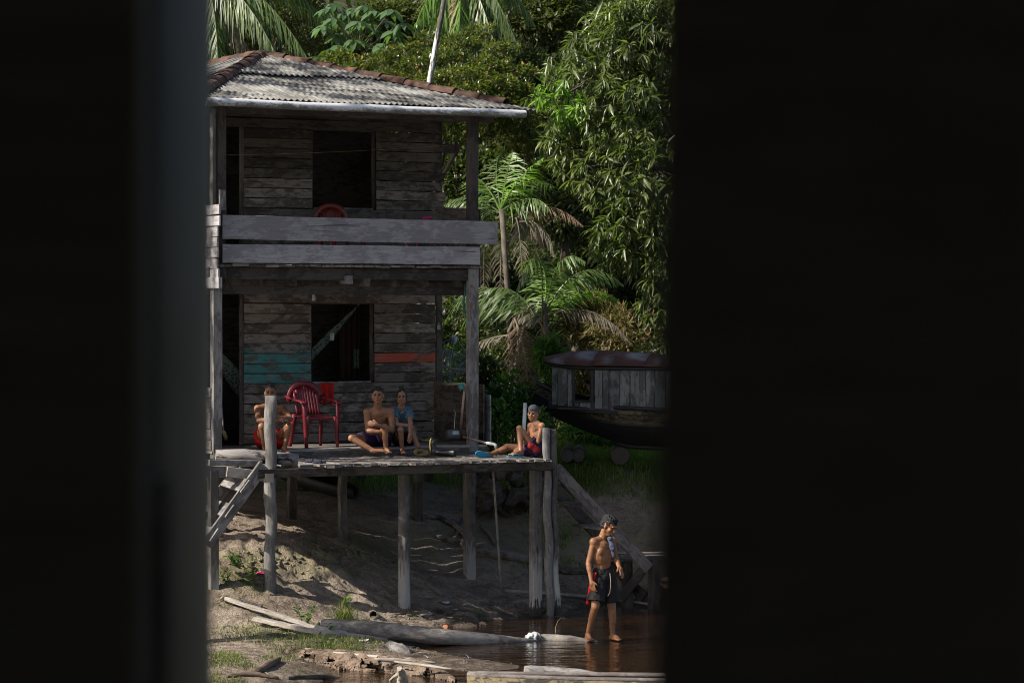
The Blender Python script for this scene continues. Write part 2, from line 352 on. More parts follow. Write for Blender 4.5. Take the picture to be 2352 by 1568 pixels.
MT['mango'] = leafmat('mango_leaf', (.07, .095, .028), (.095, .12, .04), (.175, .20, .075), .38, .36, .5)
MT['mangob'] = leafmat('bright_young_leaf', (.09, .17, .025), (.15, .25, .04), None, .35, .45, .5)
MT['palm'] = leafmat('palm_leaflet', (.05, .09, .03), (.11, .155, .05), None, .42, .35, .45)
MT['palmy'] = leafmat('yellow_green_leaflet', (.09, .17, .03), (.14, .22, .045), None, .4, .45, .5)
MT['dead'] = leafmat('dead_palm_leaflet', (.13, .085, .055), (.22, .15, .10), None, .7, .2, .2)
MT['deadg'] = leafmat('grey_dead_leaflet', (.11, .095, .075), (.19, .165, .13), None, .8, .2, .2)
MT['treeo'] = leafmat('small_tree_leaf', (.05, .075, .022), (.105, .125, .035), (.36, .24, .05), .32, .35, .6, .91)
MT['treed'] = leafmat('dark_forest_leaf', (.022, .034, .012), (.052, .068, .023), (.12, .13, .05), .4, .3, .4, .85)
MT['treem'] = leafmat('mossy_leaf', (.035, .045, .015), (.08, .088, .03), None, .5, .35, .4)
MT['bigl'] = leafmat('broad_glossy_leaf', (.07, .13, .065), (.12, .19, .09), None, .25, .35, .8)
MT['shrub'] = leafmat('shrub_leaf', (.03, .085, .015), (.07, .15, .025), (.16, .24, .05), .38, .35, .5, .85)
MT['grassm'] = leafmat('river_bank_grass', (.06, .085, .025), (.12, .14, .045), (.28, .25, .12), .55, .4, .3, .80)
MT['lush'] = leafmat('bank_grass_lush', (.10, .15, .04), (.17, .235, .06), (.27, .28, .09), .55, .4, .3, .9)
MT['litter'] = leafmat('leaf_litter', (.08, .055, .03), (.21, .155, .085), (.10, .14, .04), .8, .2, .2, .85)
# ================================================================ terrain, water
YB = np.array([-50, 20, 30, 34, 37.5, 39, 41, 43.5, 47, 60, 75, 90, 150, 400, 900.]); ZB = np.array([-1.5, -1.5, -.7, -.25, .08, .45, 1.0, 1.5, 1.95, 2.6, 6.5, 12.3, 24, 50, 60.])
cp = [(620,1370,37.1),(928,1410,38.0),(1230,1402,39),(1078,1330,40.5),(787,1245,39.6),(670,1185,41),(830,1155,42.0),
 (500,1185,39.3),(640,1215,39.3),(740,1240,39.1),(830,1288,39),(560,1290,37.9),(700,1310,38),(500,1290,37.4),(500,1370,36.6),(750,1400,37),
 (500,1440,35.5),(700,1440,36),(860,1430,37),(1000,1425,38),(1350,1393,40.2),(1500,1385,40.7),(1150,1418,38.8),
 (1300,1330,41.3),(1450,1330,41.5),(1400,1280,42),(1350,1200,42.5),(1450,1190,42.5),(1350,1150,43),(1450,1140,43),(1300,1100,43.5),(1400,1050,45),(1400,1020,47),
 (1150,1100,44),(1100,1200,42.5),(1000,1160,43),(950,1100,44.5),(1000,1090,45),(850,1100,44),(1200,1250,41.5),(1150,1300,41)]
P = [tuple(W(*c)) for c in cp]
def wz(u, v, z):                      # point of picture (u,v) at height z
    Z = (H-z)*F/(v-V0); return W(u, v, Z)
P += [tuple(wz(*c)) for c in [(480,1500,.16),(600,1500,.13),(700,1510,.10),(560,1560,.10),(700,1560,.05),(820,1545,-.05),(760,1500,.10),(860,1485,.08),(960,1510,.06),(1040,1530,.05),
 (900,1545,-.08),(1000,1565,-.10),(1100,1500,-.14),(1250,1500,-.2),(1250,1450,-.16),(1380,1470,-.2),(1450,1430,-.14),(1060,1440,.0),(1140,1440,-.06),(1300,1560,-.35),(900,1480,.05),(1000,1475,-.03),(1500,1470,-.25),(400,1500,.2),(300,1560,.12)]]
P += [(-6,41,1.45),(-8,45,1.9),(-7,36,.5),(-10,38,1.2),(-6,33.5,.2),(-8,32,.15),(6,43,1.2),(6,40,.2),(6,38,-.35),(9,44,1.2),(3,34,-.5),(-1,29,-.6),(-5,29.5,-.1),(-9,29,-.2),(0,46,1.9),(4,49,2.0),(-4,48,1.9)]
P = np.array(P)
base = lambda x, y: np.interp(y, YB, ZB)+0*x
def kern(d2): return np.exp(-d2/(2*1.15**2))
D2 = (P[:, None, 0]-P[None, :, 0])**2+(P[:, None, 1]-P[None, :, 1])**2
CW = np.linalg.solve(kern(D2)+np.eye(len(P))*.06, P[:, 2]-base(P[:, 0], P[:, 1]))
def smooth_h(x, y):
    x = np.asarray(x, float); y = np.asarray(y, float); z = base(x, y); sh = x.shape
    xf, yf = x.ravel(), y.ravel(); r = np.zeros(xf.shape)
    for i in range(len(P)): r += CW[i]*kern((xf-P[i, 0])**2+(yf-P[i, 1])**2)
    return z+r.reshape(sh)
def height(x, y):
    x = np.asarray(x, float); y = np.asarray(y, float); z = smooth_h(x, y)
    g = np.clip((y-33)/3, .25, 1)*np.clip((48-y)/6+.3, .4, 1)
    # rill marks running down the bank, clods and lumps
    near = np.exp(-((y-38.5)/3.2)**2)
    lip = np.exp(-((z-.78)/.20)**2)*np.clip((-x-.9)*.9, 0, 1)*np.exp(-((y-38.6)/1.5)**2)
    rill = np.maximum(0, np.sin((x*1.0+y*.55)*9+fbm(x*1.3, y*1.3, 5)*5))*.05*near*np.exp(-((z-.40)/.22)**2)
    z = z+.10*fbm(x*.9, y*.9, 1)*g+.10*fbm(x*3.1, y*3.1, 2)*g*near+.045*fbm(x*10, y*10, 3, 3, .6)*near+rill
    z = z+lip*(.20*np.abs(fbm(x*5, y*5, 7, 4, .65))+.07*fbm(x*19, y*19, 8, 2))
    low = np.exp(-((z-.08)/.14)**2)*near
    z = z+low*.05*np.maximum(0, fbm(x*7, y*7, 12, 4, .6))
    far = np.clip((y-60)/20, 0, 1)
    return z+far*1.3*fbm(x*.12, y*.12, 9)+np.clip((y-75)/20, 0, 1)*2.5*vn(x*.11+.3, y*.03, 21)
def GZ(x, y): return float(height(np.array([x]), np.array([y]))[0])
def GP(u, v, y0=30., y1=60., dz=0):            # where the view ray (u,v) meets the ground
    Y = np.linspace(y0, y1, 900); X = (u-1176)*Y/F; Z = H-(v-V0)*Y/F
    dd = Z-height(X, Y); k = np.argmax(dd < 0) if (dd < 0).any() else len(Y)-1
    return Vector((X[k], Y[k], height(X[k:k+1], Y[k:k+1])[0]+dz))
def axis(lo, hi, step, far):
    a = list(np.arange(lo, hi+1e-6, step)); s = step; p = hi
    while p < far: s *= 1.16; p += s; a.append(p)
    s = step; p = lo; bq = []
    while p > -far: s *= 1.16; p -= s; bq.append(p)
    return np.array(bq[::-1]+a)
gx = axis(-5.2, 4.2, .04, 900); gy = axis(30.8, 48, .05, 900); gy = gy[gy > -400]
GX, GY = np.meshgrid(gx, gy); GZZ = height(GX, GY)
V = np.stack([GX, GY, GZZ], -1).reshape(-1, 3); nx = len(gx); ny = len(gy)
ii = (np.arange(ny-1)[:, None]*nx+np.arange(nx-1)[None, :]).ravel()
Q = np.stack([ii, ii+1, ii+nx+1, ii+nx], 1)
tag(put('ground', npmesh('ground', V, Q, MT['soil'], True)), kind='structure')
# water sheet
wv = [(-300, -60, 0), (300, -60, 0), (300, 46, 0), (-300, 46, 0)]
tag(put('river', raw('river', wv, [(0, 1, 2, 3)], MT['water'])), kind='structure')
# ================================================================ the stilt house
FL = 2.237; UF = 4.735            # lower and upper floor tops
DP = 1.8; DW = 3.4; DB = 6.6      # veranda post line, front wall, back wall
house = thing('stilt_house', 'weathered two storey wooden stilt house with hipped corrugated roof and open verandas', 'house', HP(-2, 3.4, 1.2))
def hb(name, a, b_, w, t, mat, up=ZV, parent=None, **k): return beam(name, HP(*a), HP(*b_), w, t, MT[mat], parent or house, up, **k)
def plank_wall(segs, z0, n, pitch, d, mats, name='wall_plank', th=.022):
    """horizontal boards: segs(k) gives the (r0,r1) pieces of row k"""
    for k in range(n):
        for (r0, r1) in segs(k):
            zc = z0+(k+.5)*pitch; r1 += random.uniform(-.012, .015) if r1 > 0 else 0
            dd = d+random.uniform(-.004, .004); dz = random.uniform(-.004, .004)
            m = mats(k, r0)
            hb(name, (r0, dd, zc+dz), (r1, dd, zc-dz), th, pitch-.011, m, seg=4, jit=.0025, ch=.003)
L0, L1, WR0, WR1 = -3.95, .07, -1.90, -.90
DL, DR = -3.58, -2.925
pit = .1412
def lowseg(k):
    if k < 6: return [(L0, DL), (DR, L1)]
    if k < 14: return [(L0, DL), (DR, WR0), (WR1, L1)]
    if k < 15: return [(L0, DL), (DR, L1)]
    return [(L0, L1)]
def lowmat(k, r):
    if r == DR and 6 <= k <= 8: return 'teal'
    if r == DR and k == 9: return 'teal2'
    if r == WR1 and k == 8: return 'redb'
    return 'wall' if k < 15 else 'wallu'  # top rows darker: shade under the overhang put into the board colour
plank_wall(lowseg, FL, 17, pit, DW, lowmat)
def upseg(k):
    if k < 6: return [(L0, DL), (DR, L1+.1)]
    if k < 14: return [(L0, DL), (DR, WR0+.02), (WR1+.03, L1+.1+(.28 if k == 12 else 0)+(.05 if k in (7, 9) else 0))]
    return [(L0, L1+.1)]
plank_wall(upseg, UF-.02, 16, .1405, DW, lambda k, r: 'wall' if k < 9 else 'wallu')  # upper rows use the darker board, eaves shade painted in
# window and door frames (one per opening)
def frame_box(name, r0, r1, z0, z1, d, wd=.05, mat='dark'):
    f = hb(name, (r0-wd/2, d, z0-.03), (r0-wd/2, d, z1+.03), wd, .05, mat, up=BV)
    for a, bb in (((r1+wd/2, d, z0-.03), (r1+wd/2, d, z1+.03)), ): hb('jamb', a, bb, wd, .05, 'wallu', up=BV, parent=f)
    hb('lintel', (r0, d, z1+wd/2), (r1, d, z1+wd/2), .05, wd, mat, parent=f)
    hb('sill', (r0, d-.01, z0-wd/2+.02), (r1, d-.01, z0-wd/2+.02), .07, .03, 'grey', parent=f)
frame_box('window_frame', WR0+.03, WR1-.05, FL+6*pit+.012, FL+14*pit-.01, DW+.05)
frame_box('window_frame', WR0+.05, WR1-.02, UF-.02+6*.1405+.012, UF-.02+14*.1405-.01, DW+.05)
hb('door_post', (DR-.03, DW+.02, FL), (DR-.03, DW+.02, FL+15*pit), .05, .07, 'dark', up=BV)
hb('door_post', (DL+.03, DW+.02, FL), (DL+.03, DW+.02, FL+15*pit), .05, .07, 'dark', up=BV)
hb('door_post', (DR-.03, DW+.02, UF), (DR-.03, DW+.02, UF+14*.1405), .05, .07, 'dark', up=BV)
# side and back walls of the rooms
for k in range(31):
    z = FL+(k+.5)*pit+ (.0 if k < 17 else .12)
    for r in (L0, L1-.03):
        hb('side_plank', (r, DW+.03, z), (r, DB, z), .022, pit-.005, 'wall', seg=2)
for k in range(16):
    z = FL+(k+.5)*.29
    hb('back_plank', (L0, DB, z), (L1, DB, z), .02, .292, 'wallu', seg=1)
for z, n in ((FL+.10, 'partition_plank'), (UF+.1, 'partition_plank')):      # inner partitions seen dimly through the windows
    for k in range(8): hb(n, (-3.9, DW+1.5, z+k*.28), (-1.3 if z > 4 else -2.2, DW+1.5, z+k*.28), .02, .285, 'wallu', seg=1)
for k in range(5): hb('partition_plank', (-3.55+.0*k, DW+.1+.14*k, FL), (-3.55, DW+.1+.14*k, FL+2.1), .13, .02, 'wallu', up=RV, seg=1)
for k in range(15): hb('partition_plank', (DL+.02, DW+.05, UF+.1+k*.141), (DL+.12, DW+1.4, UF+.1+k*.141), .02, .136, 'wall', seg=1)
# floors: boards of the lower veranda (running along the front), rooms, upper floor
wd = [.24, .2, .22, .19, .2, .22, .2]; dd = DP-.06
for i, w_ in enumerate(wd):
    hb('floor_board', (-4.08+random.uniform(0, .05), dd+w_/2, FL-.018), (.10+random.uniform(-.06, .02), dd+w_/2, FL-.018), w_-.008, .034, 'pale' if i == 0 else 'deck', seg=10, jit=.005); dd += w_
hb('step_riser', (-4.05, DP-.035, FL-.085), (.08, DP-.035, FL-.085), .04, .105, 'deck', seg=8, jit=.004)
hb('room_floor', (-4, (DW+DB)/2+.05, FL-.03), (.05, (DW+DB)/2+.05, FL-.03), DB-DW-.1, .03, 'wallu', seg=1)
r = -4.05
while r < .0:                                   # upper floor boards, their ends make the ragged pale line under the rails
    w_ = random.uniform(.15, .25); e = DP-.10+random.uniform(-.02, .02)
    hb('upper_floor_board', (r+w_/2, e, UF-.02+random.uniform(-.006, .006)), (r+w_/2, DB, UF-.02), w_-.006, .03, 'wall', seg=1); r += w_
for k, d in enumerate((DP+.02,)):
    hb('joist_beam', (-4.1, d, UF-.125), (-.05, d, UF-.125), .06, .16, 'dark', seg=6)
hb('lower_beam', (-4.02, DP+.25, UF-.345), (-.12, DP+.25, UF-.345), .06, .12, 'dark', seg=6)
for i in range(8):
    r = -3.8+i*.5; hb('joist', (r, DP+.1 if i != 4 else DP-.12, UF-.24), (r, DB, UF-.24), .05, .11, 'dark', seg=2)
hb('joist_end', (HR(802, DP-.1), DP-.14, HZ(802, 643, DP-.1)), (HR(802, DP-.1), DP+.3, HZ(802, 643, DP-.1)), .07, .11, 'grey', seg=1)
# posts
pr0, pr1 = HR(497, DP), HR(1085, DP)
hb('veranda_post', (pr0, DP, FL-.1), (pr0, DP, UF-.2), .13, .12, 'grey', up=BV, seg=5)
hb('veranda_post', (pr1, DP, FL-.1), (pr1, DP, UF-.04), .14, .12, 'grey', up=BV, seg=5, sag=.0)
hb('upper_post', (pr0+.07, DP+.02, UF-.2), (pr0+.07, DP+.02, 6.86), .12, .12, 'dark', up=BV, seg=5)
hb('upper_post', (pr0-.05, DP+.01, UF-.2), (pr0-.05, DP+.01, 6.8), .05, .10, 'grey', up=BV, seg=3)
hb('upper_post', (pr1+.01, DP+.02, UF-.04), (pr1+.01, DP+.02, 6.8), .14, .12, 'dark', up=BV, seg=5)
hb('post_stub', (pr0+.05, DP-.08, 5.45), (pr0+.05, DP-.08, HZ(505, 436, DP-.08)), .09, .04, 'grey', up=BV, seg=1)
# the two broad rail boards
def railboard(u0, v0a, v0b, u1, v1a, v1b, d, th=.028):
    a = PT(u0, v0a, d); a2 = PT(u0, v0b, d); b1 = PT(u1, v1a, d); b2 = PT(u1, v1b, d)
    o = beam('rail_board', (a+a2)/2, (b1+b2)/2, th, ((a-a2).length+(b1-b2).length)/2, MT['rail'], house, seg=12, jit=.003, ch=.004)
    return o
railboard(511, 494, 549, 1142, 509, 562, DP-.09)
railboard(511, 560, 603, 1101, 567, 608, DP-.095)
# balcony side: short-looking boards of the left side, running backwards
for k in range(7):
    z = 5.50-k*.141; dz = random.uniform(-.01, .01)
    hb('side_rail_board', (pr0-.085, 1.50+random.uniform(-.05, .05), z+dz-.06), (pr0-.085, 3.4, z-.06+random.uniform(-.01, .01)), .022, .132, 'rail', seg=4, jit=.004)
hb('side_beam', (pr0-.085, 1.44, HZ(510, 649, 1.5)), (pr0-.085, 5.0, HZ(510, 649, 1.5)), .05, .15, 'rail', seg=4)
hb('side_plate', (pr0-.03, DP, 6.80), (pr0-.03, DB, 6.80), .08, .12, 'dark', seg=2)
for k in range(6): hb('side_rail_board', (pr1+.1, DP-.05+random.uniform(-.02, .03), 4.5+k*.141), (pr1+.1, 3.4, 4.5+k*.141), .022, .134, 'wall', seg=2)
# low half walls at both ends of the lower veranda
for k in range(6):
    hb('end_plank', (.055, DP+.03, FL+.07+k*.141), (.055, DW-.02, FL+.07+k*.141), .022, .143, 'wallu', seg=2)
    hb('end_plank', (pr0-.075, DP+.0+random.uniform(-.03, .03), FL+.07+k*.141), (pr0-.075, DW-.02, FL+.07+k*.141), .022, .135, 'grey', seg=2)
for k in range(4): hb('end_plank', (.17, DP+.05, FL+.10+k*.17), (.19, DW-.3, FL+.1+k*.17), .02, .165, 'rail', seg=2)
hb('balcony_end_board', (.04, DP+.1, HZ(1040, 500, 2.4)), (.06, DW-.1, HZ(1030, 492, 3.0)), .02, .22, 'deck', seg=2)
# roof frame
hb('eaves_beam', (-4.15, DP, 6.80), (.18, DP, 6.80), .07, .10, 'dark', seg=4)
for r in (-3.2, -2.3, -1.4, -.5): hb('rafter', (r, 1.5, 6.83), (r, 3.4, 7.30), .05, .08, 'dark', seg=1)
hb('wall_plate', (L0, DW, 7.02), (.12, DW, 7.02), .06, .10, 'dark', seg=2)
for k in range(3): hb('wall_plank', (L0, DW, 7.03+.0+k*.14), (.1-k*.35, DW, 7.03+k*.14), .02, .135, 'wallu', seg=1)
# -- corrugated roof: hip end in front, ridge running back
EL, ER, ED, AP = -4.52, .66, 1.36, Vector((-1.93, 5.11)); ZE, ZA = 6.915, 7.87; RB = 7.75
PW = .0865; AMP = .0135
roof = hb('roof', (-1.93, AP.y-.1, ZA-.09), (-1.93, RB-.2, ZA-.09), .06, .10, 'dark', seg=2)   # ridge pole carries the sheets
def slope_sheets(axis_pt, xdir, ydir, width0, width1, slope_len, xlim, rows, name='roof_sheet', sheet=.87):
    """axis_pt = eaves origin (3D), xdir along eaves, ydir up the slope; xlim(x) = slope distance where the hip cuts"""
    nrm = xdir.cross(ydir).normalized()
    if nrm.z < 0: nrm = -nrm
    for ri, (y0, y1) in enumerate(rows):
        x = width0; si = 0
        while x < width1-.02:
            xe = min(x+sheet, width1); n = max(2, int(round((xe-x)/PW*8))); V_ = []; Fc = []
            cols = []
            off = .012*(si % 2)+.022*ri; jy = random.uniform(-.02, .02); tilt = random.uniform(-.004, .004)
            for i in range(n+1):
                xx = x-.02+(xe-x+.04)*i/n; lim = min(y1, xlim(xx))
                if lim <= y0+.03: cols.append(None); continue
                h = AMP*math.sin(2*math.pi*xx/PW)+off; idx = []
                for j in range(4):
                    yy = (y0+jy)+(lim-(y0+jy))*j/3; idx.append(len(V_))
                    V_.append(axis_pt+xdir*xx+ydir*yy+nrm*(h+tilt*(xx-x)*3-.012*(j/3)*(ri == 0)))
                cols.append(idx)
            for i in range(n):
                if cols[i] and cols[i+1]:
                    for j in range(3): Fc.append((cols[i][j], cols[i+1][j], cols[i+1][j+1], cols[i][j+1]))
            if Fc:
                c = sum(V_, Vector())/len(V_)
                m = Matrix((ydir, xdir, ydir.cross(xdir))).transposed().to_4x4(); m.translation = c; mi = m.inverted()
                o = put(name, raw(name, [mi@v for v in V_], Fc, MT['roof'], False), roof, m)
                so = o.modifiers.new('thick', 'SOLIDIFY'); so.thickness = .006
            x = xe; si += 1
fr_len = math.hypot(AP.y-ED, ZA-ZE); yd = (BV*(AP.y-ED)+ZV*(ZA-ZE)).normalized()
o0 = HP(0, ED, ZE)
def limf(x):
    t = (x-EL)/(AP.x-EL) if x < AP.x else (ER-x)/(ER-AP.x)
    return max(0, t)*fr_len-.0
slope_sheets(o0, RV, yd, EL+.02, ER-.02, fr_len, limf, [(0, 2.15), (2.0, fr_len)])
for sgn, ex in ((1, ER), (-1, EL)):                 # two long side slopes
    run = abs(ex-AP.x); sl_ = math.hypot(run, ZA-ZE); yds = (RV*(AP.x-ex)+ZV*(ZA-ZE)).normalized()
    o1 = HP(ex, ED, ZE)
    def lims(x, sl_=sl_): return min(sl_, max(0, x/(AP.y-ED))*sl_)
    slope_sheets(o1, BV, yds, .02, RB-ED, sl_, lims, [(0, 1.5), (1.4, sl_)])
# hip and ridge tiles
def tiles(a, b_, n, r0=.115, r1=.10):
    ax = (b_-a).normalized(); L = (b_-a).length/n
    for i in range(n):
        p0 = a+ax*(L*i-.03); p1 = a+ax*(L*(i+1)+.03)
        s = ax.cross(ZV).normalized(); q = s.cross(ax); V_ = []; Fc = []; js = random.uniform(-.012, .012)
        for (p, rr, lift) in ((p0, r0, .016), ((p0+p1)/2, (r0+r1)/2, .010), (p1, r1, .004)):
            for inner in (0, 1):
                for k in range(8):
                    an = math.pi*k/7; rad = rr-inner*.014
                    V_.append(p+s*(math.cos(an)*rad+js)+q*(math.sin(an)*rad*.8-.055+lift))
        for j in (0, 1):
            A = j*16; B = (j+1)*16
            for k in range(7):
                Fc.append((A+k, A+k+1, B+k+1, B+k)); Fc.append((A+8+k+1, A+8+k, B+8+k, B+8+k+1))
            Fc.append((A, B, B+8, A+8)); Fc.append((A+7, A+15, B+15, B+7))
        for k in range(7): Fc.append((k, k+8, k+9, k+1)); Fc.append((32+k, 32+k+1, 32+k+9, 32+k+8))
        m = frame(p0, p1); mi = m.inverted()
        put('ridge_tile', raw('ridge_tile', [mi@v for v in V_], Fc, MT['tile'], False), roof, m)
apex = HP(AP.x, AP.y, ZA+.045)
tiles(HP(EL+.06, ED+.08, ZE+.06), apex, 11)
tiles(HP(ER-.30, ED+.42, ZE+.14), apex, 10)
tiles(HP(AP.x, RB, ZA+.04), apex, 6)
# gutter: a half round white pipe on the eaves
ga = PT(473, 233, 1.27); gb_ = PT(1206, 262, 1.27)
V_ = []; Fc = []; n = 24; prof = [(math.cos(k*math.pi/7)*.056, math.sin(k*math.pi/7)*.056) for k in range(14)]
m = frame(ga, gb_); Lg = (gb_-ga).length
for i in range(n+1):
    x = -Lg/2+Lg*i/n; dz = .004*math.sin(i*.7)-.012*math.sin(math.pi*i/n); rr = 1.0+(.06 if i == 21 else 0)
    for (y, z) in prof: V_.append((x, y*rr, z*rr+dz))
k_ = len(prof)
for i in range(n):
    for k in range(k_): Fc.append((i*k_+k, i*k_+(k+1) % k_, (i+1)*k_+(k+1) % k_, (i+1)*k_+k))
put('gutter', raw('gutter', V_, Fc, MT['pvcw'], True), house, m)
hb('ceiling_board', ((L0+L1)/2, DW+.06, 7.0), ((L0+L1)/2, DB, 7.0), L1-L0-.06, .02, 'wallu', seg=1)
hb('back_plank', (L0, DB, 6.95), (L1, DB, 6.95), .02, .3, 'wallu', seg=1)
hb('corner_batten', (L1+.09, DW+.05, FL), (L1+.09, DW+.05, 6.9), .10, .03, 'dark', up=BV, seg=1)
for zc, hh_ in ((FL+1.2, 2.5), (UF+1.3, 2.6)): hb('inner_lining', (L0+.05, DW+1.56, zc), (L1-.05, DW+1.56, zc), .02, hh_, 'wallu', seg=1)
# posts under the house
def pile(name, u, v, d, r, top, mat='pile', sq=False, lean=0, parent=None):
    p = PT(u, v, d); a = Vector((p.x, p.y, min(p.z, GZ(p.x, p.y))-.25)); t = Vector((p.x+lean, p.y, top))
    if sq: return beam(name, a, t, r*1.9, r*1.8, MT[mat], parent or house, up=BV, seg=6, jit=.006)
    return tube(name, line(a, t, 14), [r*(1+random.uniform(-.05, .05)) for _ in range(15)], MT[mat], parent or house, 12, .14)
for (u, v, d, rr, tp, sq) in [(787, 1245, 1.8, .055, 2.1, 1), (1078, 1330, 1.8, .072, 2.1, 1), (505, 1240, 1.8, .07, 2.1, 1), (670, 1185, 3.4, .06, 2.1, 1), (830, 1155, 5.2, .06, 2.1, 1), (960, 1205, 3.4, .06, 2.1, 1),
      (985, 1118, 5.5, .06, 2.1, 1), (950, 1110, 6.5, .08, 2.1, 1), (560, 1150, 5.4, .07, 2.1, 1)]:
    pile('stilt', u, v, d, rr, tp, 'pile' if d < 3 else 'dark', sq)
for d in (1.95, 3.35, 5.4): hb('floor_bearer', (-4.0, d, FL-.12), (.05, d, FL-.12), .07, .12, 'dark', seg=2)

# ================================================================ the boardwalk in front
DK = 2.118
walk = thing('boardwalk', 'grey plank deck on stilts along the front of the house over the mud bank', 'deck', HP(-2, .9, .5))
r = -3.30
while r < .10:
    w_ = random.choice([.115, .125, .14, .15]); e = random.uniform(-.20, -.13)
    if r+w_ > .13: break
    beam('deck_board', HP(r+w_/2, e, DK-.016+random.uniform(-.004, .004)), HP(r+w_/2+.0, DP-.05, DK-.016), w_-random.choice([.014, .02, .03, .04]), .034, MT['deck'], walk, seg=3, jit=.003, skew=.012); r += w_
for r, w_ in ((-3.42, .2), (-3.65, .22), (-3.9, .24), (-4.2, .3), (-4.5, .28)):
    beam('deck_board', HP(r, .12, DK-.03), HP(r, DP-.05, DK-.02), w_-.01, .04, MT['deck'], walk, seg=3)
def wb(name, a, b_, w, t, mat, **k): return beam(name, a, b_, w, t, MT[mat], walk, **k)
wb('edge_beam', HP(HR(592, -.12), -.125, DK-.034-.06), HP(.10, -.125, DK-.034-.06), .04, .112, 'wallu', seg=8)
wb('edge_beam', PT(440, 1080, .10), PT(532, 1084, .10), .06, .14, 'grey', seg=2)
wb('edge_beam', PT(520, 1083, .02), PT(606, 1093, .02), .05, .13, 'pale', seg=3)
wb('edge_beam', PT(480, 1061, .06), PT(600, 1064, .06), .06, .075, 'grey', seg=3)
wb('nailed_block', PT(617, 1087, -.12), PT(617, 1108, -.12), .13, .05, 'pale', up=BV, seg=1)
wb('back_beam', HP(-4.4, DP-.12, DK-.11), HP(.1, DP-.12, DK-.11), .06, .13, 'dark', seg=2)
for r in (-4.0, -2.08, -.03): wb('cross_beam', HP(r, 0, DK-.10), HP(r, DP, DK-.10), .06, .12, 'dark', seg=2)
pile('stilt', 928, 1410, .08, .080, DK-.05, 'pile', parent=walk)
pile('stilt', 1230, 1402, .10, .072, DK-.12, 'pile', True, parent=walk)
pile('stilt', 490, 1330, .1, .06, DK-.05, 'pile', True, parent=walk)
# the two tall posts
def tallpost(u0, v0, u1, v1, d, r, label, fork=False):
    a = PT(u1, v1, d); t_ = PT(u0, v0, d); t_.x = W(u0, v0, a.y).x; t_.y = a.y; t_.z = H-(v0-V0)*a.y/F
    a = Vector((a.x, a.y, GZ(a.x, a.y)-.3)); pts = line(a, t_, 26)
    for i, p in enumerate(pts[1:-1]): p += Vector((.012*math.sin(i*.8+u0), .01*math.cos(i*.7), 0))
    th = thing('wooden_post', label, 'post', Vector((a.x, a.y, GZ(a.x, a.y))), 'tall posts standing at the boardwalk edge')
    if fork:       # split along its length: two halves with a dark crack between them
        h1 = [p-RV*.055-BV*.015 for p in pts]; h2 = [p+RV*.055 for p in pts[:-1]]+[pts[-1]+RV*.055-ZV*.02]
        tube('post_half', h1, [r*.86*(1+random.uniform(-.05, .05)) for _ in pts], MT['post'], th, 11, .22, cyc=.6)
        tube('post_half', h2, [r*.80*(1+random.uniform(-.05, .05)) for _ in pts], MT['pile'], th, 11, .22, cyc=.6)
    else: tube('post_shaft', pts, [r*(1+random.uniform(-.04, .04)) for _ in pts], MT['post'], th, 16, .12, cyc=.5)
    return th
tallpost(622, 908, 620, 1378, -.02, .077, 'round grey post rising above the deck in front of the crouching man, beside the ladder')
tallpost(1262, 982, 1271, 1425, -.05, .062, 'split grey post at the right end of the deck that the boy leans on', True)
# horizontal burnt log lying on the deck edge
lg = [PT(495, 1044, .28), PT(560, 1046, .22), PT(640, 1052, .10), PT(684, 1058, .02)]
tag(tube('burnt_log', lg, [.062, .085, .084, .088], MT['charred'], None, 16, .12), 'short log with a charred split end lying along the left edge of the deck', 'log')
# ladder on the left
lad = thing('ladder', 'steep grey plank ladder leaning on the left end of the deck', 'ladder', PT(480, 1240, .1))
n0, n1_ = PT(606, 1068, -.12), PT(474, 1250, -.12); f0, f1 = PT(562, 1062, .42), PT(440, 1212, .42)
side_n = BV
beam('ladder_rail', n0, n1_, .04, .155, MT['grey'], lad, up=ZV, seg=6, jit=.005)
beam('ladder_rail', f0, f1, .04, .155, MT['grey'], lad, up=ZV, seg=6, jit=.005)
for (ua, va, ub, vb) in ((518, 1101, 566, 1117), (478, 1159, 530, 1174), (440, 1217, 494, 1229)):
    beam('rung', PT(ua, va, .42), PT(ub, vb, -.17), .20, .035, MT['grey'], lad, up=Vector((-.35, -.80, .55)).normalized(), seg=3)
# stairs on the right
st = thing('staircase', 'open plank staircase going down to the right from the end of the deck', 'stairs', HP(1.2, .5, .7))
sa0, sa1 = PT(1278, 1076, .0), PT(1490, 1305, .0); sb0, sb1 = PT(1272, 1118, .75), PT(1425, 1285, .75)
up_ = ZV
beam('stringer', sa0, sa1, .04, .165, MT['stair'], st, seg=5); beam('stringer', sb0, sb1, .04, .17, MT['dark'], st, seg=5)
for (u, v) in ((1300, 1107), (1345, 1161), (1393, 1213), (1440, 1268)):
    c = PT(u, v, .0); beam('tread', c, c+BV*.74, .26, .035, MT['wall'], st, up=ZV, seg=2)
